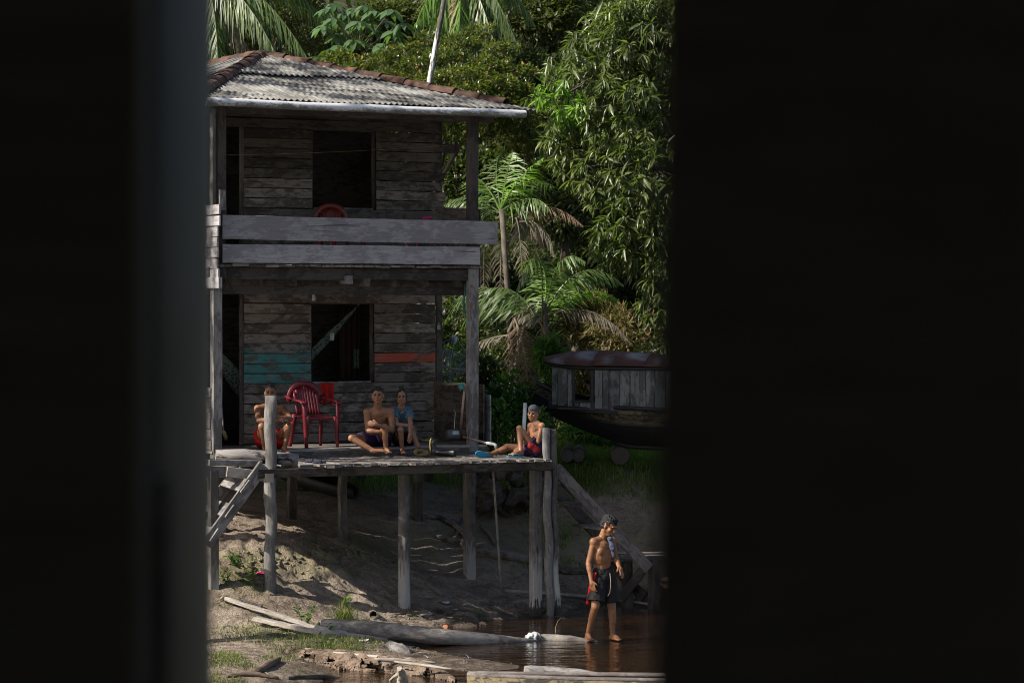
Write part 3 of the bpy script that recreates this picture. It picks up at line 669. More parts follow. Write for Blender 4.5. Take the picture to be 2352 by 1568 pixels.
# landing stage at the foot of the stairs
ls = thing('landing_stage', 'low dark plank landing at the foot of the staircase, behind the wading man', 'jetty', wz(1470, 1330, .1))
for k in range(5):
    a = W(1395, 1272+k*3.4, 40.6-k*.16); beam('landing_board', a, a+Vector((2.6, .5, 0)), .15, .03, MT['wall'], ls, seg=3)
for (u, v, Z) in ((1440, 1400, 40.2), (1502, 1395, 39.9), (1398, 1340, 41.0), (1560, 1395, 40.0)):
    a = W(u, v, Z); beam('landing_post', Vector((a.x, a.y, GZ(a.x, a.y)-.2)), Vector((a.x, a.y, W(u, 1284, Z).z)), .12, .12, MT['dark'], ls, up=BV, seg=2)
beam('brace', W(1490, 1290, 39.9), W(1425, 1375, 40.1), .04, .13, MT['dark'], ls, seg=2)
beam('brace', W(1400, 1290, 40.6), W(1480, 1372, 40.2), .04, .16, MT['dark'], ls, seg=2)
# ================================================================ vegetation
LN = {'flat': [(0, 0, 0), (.35, .5, .03), (.35, -.5, .03), (.35, 0, -.04), (1, 0, -.06)],
      'long': [(0, 0, 0), (.28, .5, .02), (.28, -.5, .02), (.28, 0, -.04), (.68, .40, -.06), (.68, -.40, -.06), (.68, 0, -.11), (1, 0, -.24)]}
LF = {'flat': [(0, 1, 3), (0, 3, 2), (1, 4, 3), (3, 4, 2)],
      'long': [(0, 1, 3), (0, 3, 2), (1, 4, 6), (1, 6, 3), (3, 6, 5), (3, 5, 2), (4, 7, 6), (6, 7, 5)]}
def unit(a): return a/np.maximum(np.linalg.norm(a, axis=-1, keepdims=True), 1e-9)
def leaf_arrays(pos, dirs, L, Wd, kind='flat', up=None):
    """pos (n,3), dirs (n,3) unit, L, Wd arrays -> verts, tris"""
    n = len(pos); T = np.array(LN[kind]); Fc = np.array(LF[kind])
    x = unit(dirs); u = np.tile([0, 0, 1.], (n, 1)) if up is None else up
    y = unit(np.cross(u+rng.normal(0, .35, (n, 3)), x)); z = np.cross(x, y)
    L = np.broadcast_to(L, n)[:, None, None]; Wd = np.broadcast_to(Wd, n)[:, None, None]
    V = pos[:, None, :]+x[:, None, :]*T[None, :, 0:1]*L+y[:, None, :]*T[None, :, 1:2]*Wd+z[:, None, :]*T[None, :, 2:3]*L
    return V.reshape(-1, 3), (Fc[None]+np.arange(n)[:, None, None]*len(T)).reshape(-1, 3)
def leaves_obj(name, pos, dirs, L, Wd, mat, kind='flat', parent=None, stuff=False):
    V, T_ = leaf_arrays(np.asarray(pos), np.asarray(dirs), L, Wd, kind); c = V.mean(0)
    o = put(name, npmesh(name, V-c, None, MT[mat], False, T_), parent, Matrix.Translation(Vector(c)))
    if stuff: o['kind'] = 'stuff'
    return o
def shell_points(lobes, n, inner=.55):
    """points spread through lobes (x,y,z,rx,ry,rz), denser near the surface"""
    lo = np.array(lobes, float); w_ = lo[:, 3]*lo[:, 4]*lo[:, 5]; k = rng.choice(len(lo), n, p=w_**.7/np.sum(w_**.7))
    d = unit(rng.normal(size=(n, 3))); r = inner+(1-inner)*rng.random(n)**.5; r *= 1+.18*np.sin(d[:, 0]*7+k)*np.cos(d[:, 2]*6+k*2)
    return lo[k, :3]+d*r[:, None]*lo[k, 3:], d
def clusters(cen, out, per, spread, droop, L, Wd):
    n = len(cen)*per; c = np.repeat(cen, per, 0); o = np.repeat(out, per, 0)
    d = unit(unit(rng.normal(size=(n, 3)))*1.0+o*.55+np.array([0, 0, -droop])); p = c+d*spread*rng.random((n, 1))*.6
    l = L*rng.uniform(.65, 1.15, n); return p, d, l, Wd*l/L
def branchy(parent, base, tips, r0, mat='bark', name='limb'):
    for t in tips:
        m_ = base.lerp(t, .5)+Vector((random.uniform(-.15, .15), random.uniform(-.15, .15), .12*(t-base).length))
        pts = [base.lerp(m_, .5)+(m_-base)*.0, m_, m_.lerp(t, .5)+Vector((0, 0, .05)), t]
        tube(name, [base]+pts, [r0, r0*.8, r0*.6, r0*.4, r0*.15], MT[mat], parent, 6)
def tree(nm, label, cat, foot, lobes, ncl, per, spread, droop, L, Wd, mat, kind='flat', trunk_r=.12, bark='bark', group=None, lead=None, inner=.55):
    foot = Vector(foot); foot.z = GZ(foot.x, foot.y)
    t = thing(nm, label, cat, foot, group)
    lo = np.array(lobes); c = Vector(lo[:, :3].mean(0)); top = lead or c
    mid = foot.lerp(top, .5)+Vector((random.uniform(-.2, .2), 0, 0))
    tube('trunk', [foot-ZV*.2, foot.lerp(mid, .5), mid, mid.lerp(top, .5), top], [trunk_r, trunk_r*.85, trunk_r*.75, trunk_r*.6, trunk_r*.45], MT[bark], t, 9, .12)
    branchy(t, mid.lerp(top, .4), [Vector(l[:3])+Vector((0, 0, .1)) for l in lobes[:10]], trunk_r*.4, bark)
    cen, out = shell_points(lobes, ncl, inner)
    p, d, l, wd_ = clusters(cen, out, per, spread, droop, L, Wd)
    o = leaves_obj('crown', p, d, l, wd_, mat, kind, t, len(p) > 300)
    return t
def lob(u, v, Z, ru, rv, ry=None):               # a lobe centred at picture (u,v), radii given in picture px
    c = W(u, v, Z); k = Z/F; return (c.x, c.y, c.z, ru*k, (ry if ry else ru*k), rv*k)

# ---- mango tree on the right: rosettes of long drooping leaves on an uneven shell
def mango():
    foot = W(1640, 1000, 50.5); foot.z = GZ(foot.x, foot.y)
    t = thing('mango_tree', 'big mango tree with sunlit drooping long leaves filling the upper right above the old boat', 'tree', foot)
    top = W(1560, 120, 50.5)
    tube('trunk', [foot-ZV*.3, W(1625, 760, 50.5), W(1590, 420, 50.6), top], [.24, .20, .16, .08], MT['bark'], t, 10, .12)
    lobes = [lob(1480, 60, 49, 120, 110), lob(1390, 110, 49.2, 90, 80), lob(1560, 180, 49.5, 150, 160), lob(1330, 200, 48.8, 90, 85), lob(1260, 245, 48.6, 55, 45), lob(1420, 260, 48.6, 110, 100),
             lob(1300, 340, 49, 60, 45), lob(1400, 390, 48.3, 90, 80), lob(1330, 395, 48.8, 50, 35), lob(1500, 400, 48.2, 100, 110), lob(1430, 500, 48.1, 80, 70), lob(1500, 560, 48.2, 80, 80), lob(1390, 560, 48.4, 45, 30),
             lob(1420, 600, 48.5, 50, 28), lob(1510, 680, 48.3, 45, 60), lob(1530, 760, 48.5, 30, 50), lob(1600, 500, 49.5, 130, 300), lob(1450, 160, 50.5, 180, 160), lob(1640, 250, 51, 200, 300), lob(1505, 30, 49.5, 90, 70), lob(1385, 45, 50.4, 40, 30)]
    cen, out = shell_points(lobes, 2000, .66)
    keep = (cen[:, 1] < 49.9) | (rng.random(len(cen)) < .5); cen, out = cen[keep], out[keep]
    n = 11; N = len(cen)*n
    c = np.repeat(cen, n, 0); ax = unit(np.repeat(out, n, 0)*np.array([1, 1, .5])+np.array([0, -.25, .15]))
    an = np.tile(np.arange(n)*2.4, len(cen))+np.repeat(rng.random(len(cen))*6, n)
    a1 = unit(np.cross(ax, np.array([0, 0, 1.])+1e-3)); a2 = np.cross(ax, a1)
    d = unit((a1*np.cos(an)[:, None]+a2*np.sin(an)[:, None])*.8+ax*.45+np.array([0, 0, -.72])+rng.normal(0, .24, (N, 3)))
    p = c+ax*rng.uniform(-.09, .05, (N, 1)); l = rng.uniform(.15, .29, N); wd_ = l*rng.uniform(.16, .23, N)
    # the nearest leaves, those the lens resolves best, are leaves of their own; the rest is one crown
    ppx = 1176+p[:, 0]*F/p[:, 1]; score = -p[:, 1]+l*2+(ppx > 1530)*-99; big = np.argsort(-score)[:260]
    young = (np.abs(p[:, 0]-W(1285, 235, 48.6).x) < .42) & (np.abs(p[:, 2]-W(1285, 235, 48.6).z) < .36) & (rng.random(N) < .8)
    rest = np.ones(N, bool); rest[big] = False
    protos = []
    for k in range(4):
        V, T_ = leaf_arrays(np.zeros((1, 3)), np.array([[1., 0, 0]]), .22+.0*k, .042+.004*k, 'long'); protos.append(npmesh('leaf', V, None, MT['mango'], False, T_))
    for j in big:
        x = Vector(d[j]); y = (ZV+Vector(rng.normal(0, .3, 3))).cross(x).normalized(); z = x.cross(y)
        m = Matrix((x, y, z)).transposed().to_4x4()@Matrix.Scale(l[j]/.22, 4); m.translation = Vector(p[j])
        put('leaf', random.choice(protos), t, m)
    a = rest & ~young; leaves_obj('crown', p[a], d[a], l[a], wd_[a], 'mango', 'long', t, True)
    a = rest & young; o = leaves_obj('young_shoot', p[a], d[a], l[a]*1.0, wd_[a]*1.15, 'mangob', 'long', t, True); o['label'] = 'bright green young leaves'
    lv = [top, W(1590, 420, 50.6), W(1600, 250, 50.5)]
    for i, lb in enumerate(lobes[:16]):
        b0 = min(lv, key=lambda q: (q-Vector(lb[:3])).length); e = Vector(lb[:3])
        md = b0.lerp(e, .55)+Vector((0, -.2, .25))
        tube('limb', [b0, b0.lerp(md, .6), md, md.lerp(e, .6), e], [.06, .045, .035, .025, .012], MT['bark'], t, 6)
        for q in range(7):
            a_ = unit(rng.normal(size=3)); e2 = e+Vector((a_[0]*lb[3], -abs(a_[1])*lb[4], a_[2]*lb[5]))*.95
            tube('twig', [e.lerp(md, .3), e.lerp(e2, .5)+Vector((0, 0, .06)), e2], [.010, .007, .003], MT['bark'], t, 4)
mango()

# ---- palms
def frond(name, b0, b1, b2, ll, mat, parent, n=46, hang=.55, width=.030, bare=.12, rach=.016, fold=.0, tipk=.35):
    b0, b1, b2 = Vector(b0), Vector(b1), Vector(b2)
    Bz = lambda t: b0*(1-t)**2+b1*2*t*(1-t)+b2*t*t
    pts = [Bz(i/12) for i in range(13)]; V, Fc = tube_data(pts, [rach*(1-.8*i/12) for i in range(13)], 5)
    V = [tuple(v) for v in V]
    for i in range(n):
        t = bare+(1-bare)*(i+.5)/n; p = Bz(t); T_ = (Bz(min(1, t+.01))-Bz(t-.01)).normalized(); s = T_.cross(ZV)
        if s.length < .2: s = T_.cross(Vector((.3, 1, 0)))
        s.normalize(); prof = math.sin(math.pi*min(1, .18+t*.82))**.6*(1-tipk*t)
        for sg in (1, -1):
            if random.random() < .07: continue
            L_ = ll*prof*random.uniform(.62, 1.12); h = hang*random.uniform(.75, 1.25)
            d = (s*sg*(1-h*.75)+T_*.55-ZV*h*.9+Vector([random.gauss(0, .11) for _ in range(3)])).normalized()
            d2 = (d*.75-ZV*(.25+h*.55)+T_*.1).normalized(); wv_ = T_.cross(d).cross(d).normalized()*(width/2)*random.uniform(.8, 1.1)
            a = p; m_ = p+d*L_*.5; e = m_+d2*L_*.5; k = len(V)
            V += [tuple(a+wv_*.5), tuple(a-wv_*.5), tuple(m_+wv_), tuple(m_-wv_), tuple(e)]
            Fc += [(k, k+1, k+3, k+2), (k+2, k+3, k+4)]
    c = sum(pts, Vector())/13
    me = raw(name, [Vector(v)-c for v in V], Fc, MT[mat]); return put(name, me, parent, Matrix.Translation(c))
def PF(t, name, pts3, Z, ll, mat, dz=(0, 0, 0), **k):
    (a, b_, c) = pts3; return frond(name, W(*a, Z+dz[0]), W(*b_, Z+dz[1]), W(*c, Z+dz[2]), ll, mat, t, **k)
def palm_trunk(t, pts, r, mat='bark', name='trunk'):
    f = Vector(pts[-1]); f.z = GZ(f.x, f.y)-.2; tube(name, list(pts[:-1])+[f], [r*(.8+.3*i/len(pts)) for i in range(len(pts))], MT[mat], t, 8, .08)
Z1 = 48.0
p1 = thing('palm', 'acai palm right of the house with yellow green upright fronds and hanging dead ones', 'palm tree', W(1180, 1010, Z1), 'acai palms beside the house')
palm_trunk(p1, [W(1152, 480, Z1), W(1165, 650, Z1), W(1175, 830, Z1), W(1185, 1000, Z1)], .055)
for a in [((1150,480),(1165,385),(1178,350),'palmy',(0,.1,.2)), ((1150,480),(1190,400),(1248,362),'palmy',(0,-.3,-.5)), ((1150,485),(1110,400),(1085,410),'palmy',(0,.3,.4)),
          ((1150,490),(1080,430),(1022,470),'palm',(0,.2,.3)), ((1152,485),(1225,430),(1262,480),'palm',(0,-.4,-.7)), ((1150,485),(1195,440),(1232,500),'palmy',(0,.5,.9)),
          ((1150,490),(1090,460),(1045,560),'palm',(0,.5,.9)), ((1150,480),(1130,370),(1150,355),'palm',(0,.5,1.0)), ((1150,490),(1120,400),(1040,520),'palm',(0,.9,1.5)), ((1150,485),(1210,380),(1275,430),'palm',(0,.9,1.6))]:
    PF(p1, 'frond', a[:3], Z1, .62, a[3], a[4], hang=.42 if a[3] == 'palmy' else .55, n=27, width=.028)
for a, m_, dz, h in [(((1190,500),(1260,442),(1340,520)),'dead',(0,-.2,-.4),.95), (((1185,500),(1196,520),(1200,655)),'deadg',(0,-.1,-.2),.3), (((1190,510),(1265,500),(1272,590)),'deadg',(0,-.2,-.3),.9), (((1160,510),(1150,540),(1148,700)),'deadg',(0,.1,.2),.3),
          (((1120,520),(1108,560),(1112,690)),'deadg',(0,.4,.5),.3), (((1170,500),(1215,470),(1240,610)),'deadg',(0,.3,.5),.6)]:
    PF(p1, 'dead_frond', a, Z1, .42, m_, dz, hang=h, width=.014, n=30)
Z2 = 47.4
p2 = thing('palm', 'acai palm with wide arching green fronds behind the boy, left of the old boat', 'palm tree', W(1262, 1010, Z2), 'acai palms beside the house')
palm_trunk(p2, [W(1250, 690, Z2), W(1256, 800, Z2), W(1262, 900, Z2), W(1268, 1000, Z2)], .05)
palm_trunk(p2, [W(1215, 700, Z2+.6), W(1185, 830, Z2+.6), W(1180, 1000, Z2+.6)], .06, name='second_trunk')
for a in [((1245,735),(1255,470),(1180,690),'palm',(0,-.5,-.8)), ((1252,720),(1275,545),(1345,602),'palm',(0,-.2,-.4)), ((1252,720),(1330,560),(1432,655),'palm',(0,.0,.1)), ((1250,720),(1340,630),(1422,690),'palmy',(0,.3,.6)),
          ((1245,730),(1265,640),(1240,600),'palmy',(0,.4,.7)), ((1245,735),(1300,640),(1330,640),'palmy',(0,.5,.9)), ((1235,740),(1190,640),(1115,665),'palm',(0,.2,.3)), ((1230,745),(1150,600),(1085,720),'palm',(0,.5,.8)),
          ((1225,745),(1110,620),(1040,665),'palm',(0,.9,1.2)), ((1215,735),(1080,600),(1022,745),'palm',(0,1.2,1.6)), ((1215,735),(1100,640),(1060,760),'palm',(0,1.0,1.4))]:
    PF(p2, 'frond', a[:3], Z2, .66, a[3], a[4], hang=.62 if a[3] == 'palm' else .4, n=32, width=.030)
for a, m_, dz, ll, h in [(((1262,722),(1370,680),(1450,790)),'deadg',(0,-.3,-.4),.42,.95), (((1181,730),(1212,790),(1214,925)),'dead',(0,-.5,-.6),.60,.25), (((1186,735),(1196,800),(1192,900)),'dead',(0,-.4,-.5),.5,.25), (((1240,740),(1262,780),(1285,905)),'dead',(0,-.3,-.5),.36,.25),
          (((1230,700),(1190,700),(1165,760)),'deadg',(0,.2,.2),.35,.9), (((1262,735),(1215,700),(1190,735)),'deadg',(0,.1,.1),.4,.8), (((1170,770),(1120,770),(1040,815)),'deadg',(0,.4,.5),.3,.9)]:
    PF(p2, 'dead_frond', a, Z2, ll, m_, dz, hang=h, width=.017, n=36)
Z3 = 56
p3 = thing('palm', 'tall palm behind the house roof at upper left with long dark hanging leaflets', 'palm tree', W(430, 900, Z3), 'palms rising behind the roof')
palm_trunk(p3, [W(470, -70, Z3), W(470, 200, Z3), W(472, 600, Z3), W(474, 900, Z3)], .11)
for a in [((470,-60),(600,-60),(715,150),'palm',(0,-.5,-1)), ((470,-60),(560,-40),(640,140),'palm',(0,-.8,-1.4)), ((470,-60),(520,20),(590,150),'deadg',(0,-.3,-.5)), ((470,-60),(500,20),(500,160),'palm',(0,-.8,-1.2)), ((470,-60),(450,30),(530,165),'palmy',(0,.3,.5)),
          ((470,-60),(380,-60),(300,80),'palm',(0,0,0)), ((470,-70),(620,-110),(760,60),'palm',(0,.5,1)), ((470,-70),(420,-150),(350,-80),'palm',(0,1,2)), ((470,-70),(560,-170),(680,-60),'palm',(0,1,2))]:
    PF(p3, 'frond', a[:3], Z3, 1.15, a[3], a[4], hang=.85, n=54, width=.034)
Z4 = 58
p4 = thing('palm', 'palm crown high above the roof, behind the slim leaning white-patched trunk', 'palm tree', W(1100, 900, Z4), 'palms rising behind the roof')
palm_trunk(p4, [W(1060, -90, Z4), W(1066, 200, Z4), W(1075, 600, Z4), W(1080, 900, Z4)], .10)
for a in [((1060,-90),(1000,-60),(955,60),'palmy',(0,-.5,-1)), ((1060,-90),(1020,-40),(985,140),'palmy',(0,-.8,-1)), ((1060,-90),(1120,-70),(1195,120),'palm',(0,-.5,-1)), ((1060,-90),(1100,-30),(1150,150),'palm',(0,-.8,-1.3)), ((1060,-90),(1130,-120),(1230,60),'palm',(0,0,0)),
          ((1060,-90),(1060,-20),(1050,150),'palmy',(0,-1,-1.4)), ((1060,-90),(1090,0),(1085,130),'palm',(0,-.6,-1)), ((1060,-90),(960,-130),(880,-20),'palm',(0,.5,1)), ((1060,-90),(1140,-200),(1240,-100),'palm',(0,1,2)), ((1060,-90),(1000,-200),(920,-120),'palm',(0,1,2))]:
    PF(p4, 'frond', a[:3], Z4, 1.2, a[3], a[4], hang=.85, n=54, width=.036)
PF(p4, 'dead_frond', ((1062,-90),(1052,0),(1046,120)), Z4, .5, 'dead', (0, -.9, -1.2), hang=.4)
p5 = thing('palm', 'low palm whose fan of leaves shows just over the ridge tiles', 'palm tree', W(760, 900, 53), 'palms rising behind the roof')
palm_trunk(p5, [W(785, 200, 53), W(784, 600, 53), W(780, 900, 53)], .07)
for a in [((790,180),(740,110),(690,140)), ((790,180),(770,100),(750,115)), ((785,180),(800,110),(800,175)), ((785,185),(830,120),(860,190)), ((790,185),(720,160),(690,210))]:
    PF(p5, 'frond', a, 53, .6, 'palm', (0, -.1, -.2), hang=.6)
# slim leaning trunk with white lichen patches
lt = thing('leaning_palm_trunk', 'slim leaning palm trunk mottled white, rising behind the roof ridge', 'palm tree', W(960, 900, 50))
palm_trunk(lt, [W(1040, -160, 50), W(1020, 5, 50), W(1000, 110, 50), W(985, 200, 50), W(968, 500, 50), W(960, 900, 50)], .052, 'birch')
for a in [((1040,-160),(980,-220),(930,-120)), ((1040,-160),(1060,-240),(1120,-150)), ((1040,-160),(1100,-200),(1110,-90)), ((1040,-160),(1020,-230),(1000,-90))]:
    PF(lt, 'frond', a, 50, .6, 'palm', (0, 0, 0), hang=.6)

# ---- broadleaf trees behind the roof
tree('flowering_tree', 'spreading small-leaved tree with orange tips right above the roof ridge', 'tree', W(1000, 900, 53),
     [lob(u, v, 51.6+dz, ru, rv) for (u, v, ru, rv, dz) in [(1100,72,40,12,.8),(1060,98,55,13,.6),(1150,112,45,14,.3),(985,90,42,12,.9),(925,118,50,12,.6),(1020,128,60,13,.2),(1120,148,55,15,0),(870,140,45,12,.5),(955,150,50,13,.1),(1190,165,45,16,0),(1060,170,60,14,-.3),(820,160,40,11,.6),(900,175,50,13,0),(1135,190,55,16,-.4),(985,185,50,13,-.3),(840,195,45,12,.2),(1195,215,45,20,-.2),(1075,208,55,14,-.6),(930,205,45,12,-.1),(1150,240,60,20,-.5),(1190,280,50,26,-.2),(1120,285,60,26,0),(1060,300,60,34,.4),(780,140,40,20,.9),(1210,330,40,26,.1)]],
     3000, 8, .12, .12, .085, .042, 'treeo', trunk_r=.13, lead=W(1010, 210, 52.2), inner=.35)
bt = tree('broadleaf_tree', 'young tree with large glossy hand-shaped leaves on a forked stem above the roof', 'tree', W(830, 900, 54),
     [lob(760, 60, 53, 22, 20), lob(800, 40, 53, 24, 20)], 3, 3, .1, .5, .2, .1, 'bigl', trunk_r=.05, lead=W(826, 110, 53.2))
protos = []
for k in range(3):
    V, T_ = leaf_arrays(np.zeros((1, 3)), np.array([[1., 0, 0]]), .34, .12+.01*k, 'long'); protos.append(npmesh('leaf', V, None, MT['bigl'], False, T_))
for (u, v) in [(752,20),(742,58),(768,42),(790,30),(812,18),(836,12),(858,25),(775,78),(800,62),(822,50),(848,52),(868,68),(888,48),(905,72),(918,90),(780,105),(850,98),(880,100),(812,92),(900,22),(925,52),(765,8)]:
    c = W(u, v, 53+random.uniform(-.4, .4))
    tube('twig', [W(822, 130, 53.2), (c+W(822, 110, 53.2))/2-ZV*.05, c], [.015, .012, .008], MT['bark'], bt, 5)
    for k in range(8):
        an = k*.785+random.uniform(-.2, .2); x = Vector((math.cos(an), math.sin(an)*.9, random.uniform(-.75, -.25))).normalized(); y = ZV.cross(x).normalized(); z = x.cross(y)
        m = Matrix((x, y, z)).transposed().to_4x4()@Matrix.Scale(random.uniform(.75, 1.1), 4); m.translation = c
        put('leaf', random.choice(protos), bt, m)
tree('mossy_tree', 'olive brown fine-leaved tree between the hanging palm fronds and the roof apex', 'tree', W(640, 900, 62),
     [lob(620, 10, 61, 110, 50), lob(690, 60, 61, 60, 60), lob(560, 60, 62, 100, 60), lob(660, -40, 62, 120, 60)], 1500, 9, .25, .1, .12, .05, 'treem', trunk_r=.2)
# darker trees standing further back; each a tree of its own
spots = [(520,140,64,120,120),(700,140,66,90,80),(800,120,70,80,60),(900,60,69,110,90),(1010,40,71,120,90),(1120,30,66,130,80),(1240,60,64,110,110),(1330,20,67,110,80),(1230,190,60,90,110),(1180,360,57,120,110),(1080,420,56,110,110),
         (1280,430,55,110,130),(1400,560,57,130,150),(1500,700,56,120,130),(1320,640,56,110,100),(1050,560,53,110,100),(1150,640,52,110,90),(1420,300,62,180,170),(1560,160,60,170,200),(760,260,60,200,120),(1620,520,60,160,200),(380,100,62,160,160),(960,260,60,160,120)]
lab = ['dark evergreen crown between the house gable and the far palms']
desc = ['dark bushy forest tree', 'dense green forest tree', 'shaded broad forest tree', 'loose crowned forest tree']
where = ['behind the upper left hanging fronds', 'behind the roof apex', 'behind the broad-leaved young tree, left side', 'behind the broad-leaved young tree', 'behind the slim leaning trunk', 'behind the high palm crown', 'left of the mango top', 'above the mango crown', 'between flowering tree and mango tree', 'seen through the upper veranda opening',
         'behind the upper veranda post', 'behind the yellow green palm fronds', 'behind the mango tree middle', 'behind the mango tree foot', 'behind the arching palm fronds', 'seen past the upper veranda rail end', 'behind the brown dead fronds', 'deep behind the mango crown', 'at the top right behind the mango tree', 'hidden low behind the roof', 'far right behind the mango', 'at the far left behind the palm', 'low behind the roof ridge']
for i, (u, v, Z, ru, rv) in enumerate(spots):
    lbs = [lob(u, v, Z, ru*.7, rv*.6)]+[lob(u+random.uniform(-1, 1)*ru*.7, v+random.uniform(-.9, .9)*rv*.8, Z+random.uniform(-1, .6), ru*.45, rv*.38) for _ in range(6)]
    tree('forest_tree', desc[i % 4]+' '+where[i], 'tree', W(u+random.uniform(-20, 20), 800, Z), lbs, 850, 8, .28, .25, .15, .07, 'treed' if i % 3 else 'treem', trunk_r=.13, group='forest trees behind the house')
# far wood reading as one mass on the hillside
n = 60000; yy = rng.uniform(70, 100, n); xx = rng.uniform(-24, 24, n)*(yy/80)
hh = rng.random(n)**.7*5.5*(1+.9*vn(xx*.35, yy*.2, 4)); gapf = np.exp(-(((xx/yy*F+1176)-775)/55)**2); ok_ = rng.random(n) > gapf*.9*(hh > 1.0)
P_ = np.stack([xx, yy, height(xx, yy)+hh], 1)[ok_]; d = unit(rng.normal(size=P_.shape)+[0, 0, -.4])
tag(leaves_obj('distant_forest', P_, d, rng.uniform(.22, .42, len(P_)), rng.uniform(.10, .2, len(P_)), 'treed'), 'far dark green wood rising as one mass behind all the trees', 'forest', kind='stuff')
# undergrowth between the house and the boat and along the bank edge
def bush(u, v, Z, ru, rv, label, mat='shrub', n=160, L=.11, Wd=.05, kind='flat', droop=.1, per=9):
    c = W(u, v, Z); g = Vector((c.x, c.y, GZ(c.x, c.y)))
    t = thing('shrub', label, 'shrub', g, 'undergrowth shrubs behind the house and boat')
    lbs = [lob(u, v, Z, ru, rv)]+[lob(u+random.uniform(-.8, .8)*ru, v+random.uniform(-.7, .7)*rv, Z+random.uniform(-.4, .3), ru*.4, rv*.4) for _ in range(4)]
    cen, out = shell_points(lbs, n, .3); p, d, l, wd_ = clusters(cen, out, per, .12, droop, L, Wd); leaves_obj('foliage', p, d, l, wd_, mat, kind, t, len(p) > 300)
    for k in range(5): tube('stem', [g, g.lerp(Vector(lbs[k][:3]), .6)+Vector((.05, 0, 0)), Vector(lbs[k][:3])], [.018, .012, .006], MT['bark'], t, 5)
bush(1130, 985, 42.6, 38, 60, 'sunlit leafy shrub just right of the lower veranda post', 'shrub', 200)
bush(1170, 930, 44.2, 50, 70, 'dark shrub behind the short white pipe', 'shrub', 200, .13, .07)
bush(1110, 900, 45.5, 45, 90, 'loose shrub behind the lower veranda post', 'treed', 220)
bush(1050, 860, 46.5, 50, 70, 'shrub seen beyond the satellite dish', 'shrub', 160)
bush(1230, 990, 43.4, 35, 40, 'low shrub behind the boy on the deck', 'shrub', 120, .14, .07)
bush(1430, 760, 51, 90, 60, 'yellowish sunlit thicket over the boat roof', 'litter', 260, .16, .03)
bush(1330, 730, 52, 80, 70, 'tangled brown thicket left of and above the boat roof', 'litter', 360, .16, .03)
bush(1350, 890, 47.8, 60, 70, 'dry brown brush seen through the boat window', 'litter', 420, .18, .03)
bush(1265, 850, 47.0, 30, 70, 'light green reedy brush at the bow of the boat', 'shrub', 160, .22, .03)
bush(1500, 860, 50, 70, 80, 'shaded shrub behind the right part of the boat', 'treed', 240)
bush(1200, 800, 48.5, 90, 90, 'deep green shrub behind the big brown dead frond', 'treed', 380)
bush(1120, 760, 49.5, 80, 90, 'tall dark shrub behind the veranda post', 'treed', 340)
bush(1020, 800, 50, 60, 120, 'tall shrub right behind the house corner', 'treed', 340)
bush(1390, 985, 46.5, 110, 26, 'low bright weeds growing beneath the boat', 'shrub', 260, .16, .03, 'long')
# shade trees on the left bank, beyond the picture, whose canopy dapples the house
for i, (x, y, z, s, nn, lb_) in enumerate([(-10.4, 35.3, 10.9, 1.9, 85, 'riverside tree level with the deck, left of the house'), (-10.6, 37.4, 14.6, 2.3, 120, 'tallest riverside tree, left of the house roof'), (-10.6, 31.6, 9.6, 1.8, 80, 'spreading riverside tree farthest forward, over the water'), (-11.0, 38.6, 11.6, 1.7, 110, 'middle riverside tree left of the balcony')]):
    lbs = [(x, y, z, s, s, s*.55)]+[(x+random.uniform(-1, 1)*s, y+random.uniform(-1, 1)*s, z+random.uniform(-.9, .9)*s*.6, s*.5, s*.5, s*.35) for _ in range(7)]
    tree('riverside_tree', lb_, 'tree', (x, y, 0), lbs, nn, 7, .35, .2, .26, .12, 'treed', trunk_r=.2, group='trees on the left bank')

# ---- grass and litter
def blades(name, pts, h, w_, mat, lean=.5, label=None, parent=None):
    n = len(pts); a = rng.random(n)*6.28; le = rng.random(n)*lean; hh = h*rng.uniform(.5, 1.2, n)
    dx = np.stack([np.cos(a)*le, np.sin(a)*le, np.ones(n)], 1)*hh[:, None]; s = np.stack([-np.sin(a), np.cos(a), 0*a], 1)*(w_/2)
    p = np.asarray(pts); mid = p+dx*.55; tip = p+dx+np.stack([np.cos(a), np.sin(a), -.6+0*a], 1)*(hh*le*.5)[:, None]
    V = np.stack([p-s, p+s, mid+s*.8, mid-s*.8, tip], 1).reshape(-1, 3); b0 = np.arange(n)*5
    T_ = np.concatenate([np.stack([b0, b0+1, b0+2], 1), np.stack([b0, b0+2, b0+3], 1), np.stack([b0+3, b0+2, b0+4], 1)])
    c = V.mean(0); o = put(name, npmesh(name, V-c, None, MT[mat], False, T_), parent, Matrix.Translation(Vector(c))); o['kind'] = 'stuff'
    return tag(o, label)
def on_ground(x, y): return np.stack([x, y, height(x, y)-.01], 1)
def scat(n, x0, x1, y0, y1, dens=None, zmin=.05):
    x = rng.uniform(x0, x1, n); y = rng.uniform(y0, y1, n); p = on_ground(x, y); k = p[:, 2] > zmin
    if dens is not None: k &= rng.random(n) < dens(x, y)
    return p[k]
def uvof(x, y, z): return 1176+x*F/y, V0+(H-z)*F/y
def den_left(x, y):
    z = height(x, y); u, v = uvof(x, y, z)
    d = .6*np.clip((v-1460)/70, 0, 1)*np.clip((740-u)/130, 0, 1)*np.clip(.25+2.2*fbm(x*1.9, y*1.9, 33), 0, 1)
    d += .9*np.exp(-((u-760)/75)**2-((v-1478)/16)**2)+.35*np.exp(-((u-600)/110)**2-((v-1450)/18)**2)
    return np.clip(d, 0, 1)
g = blades('grass', scat(90000, -5, -1.2, 30.8, 36.5, den_left, .03), .075, .007, 'grassm', .9)
tag(g, 'short grass on the muddy flat at the bottom left', 'grass', kind='stuff')
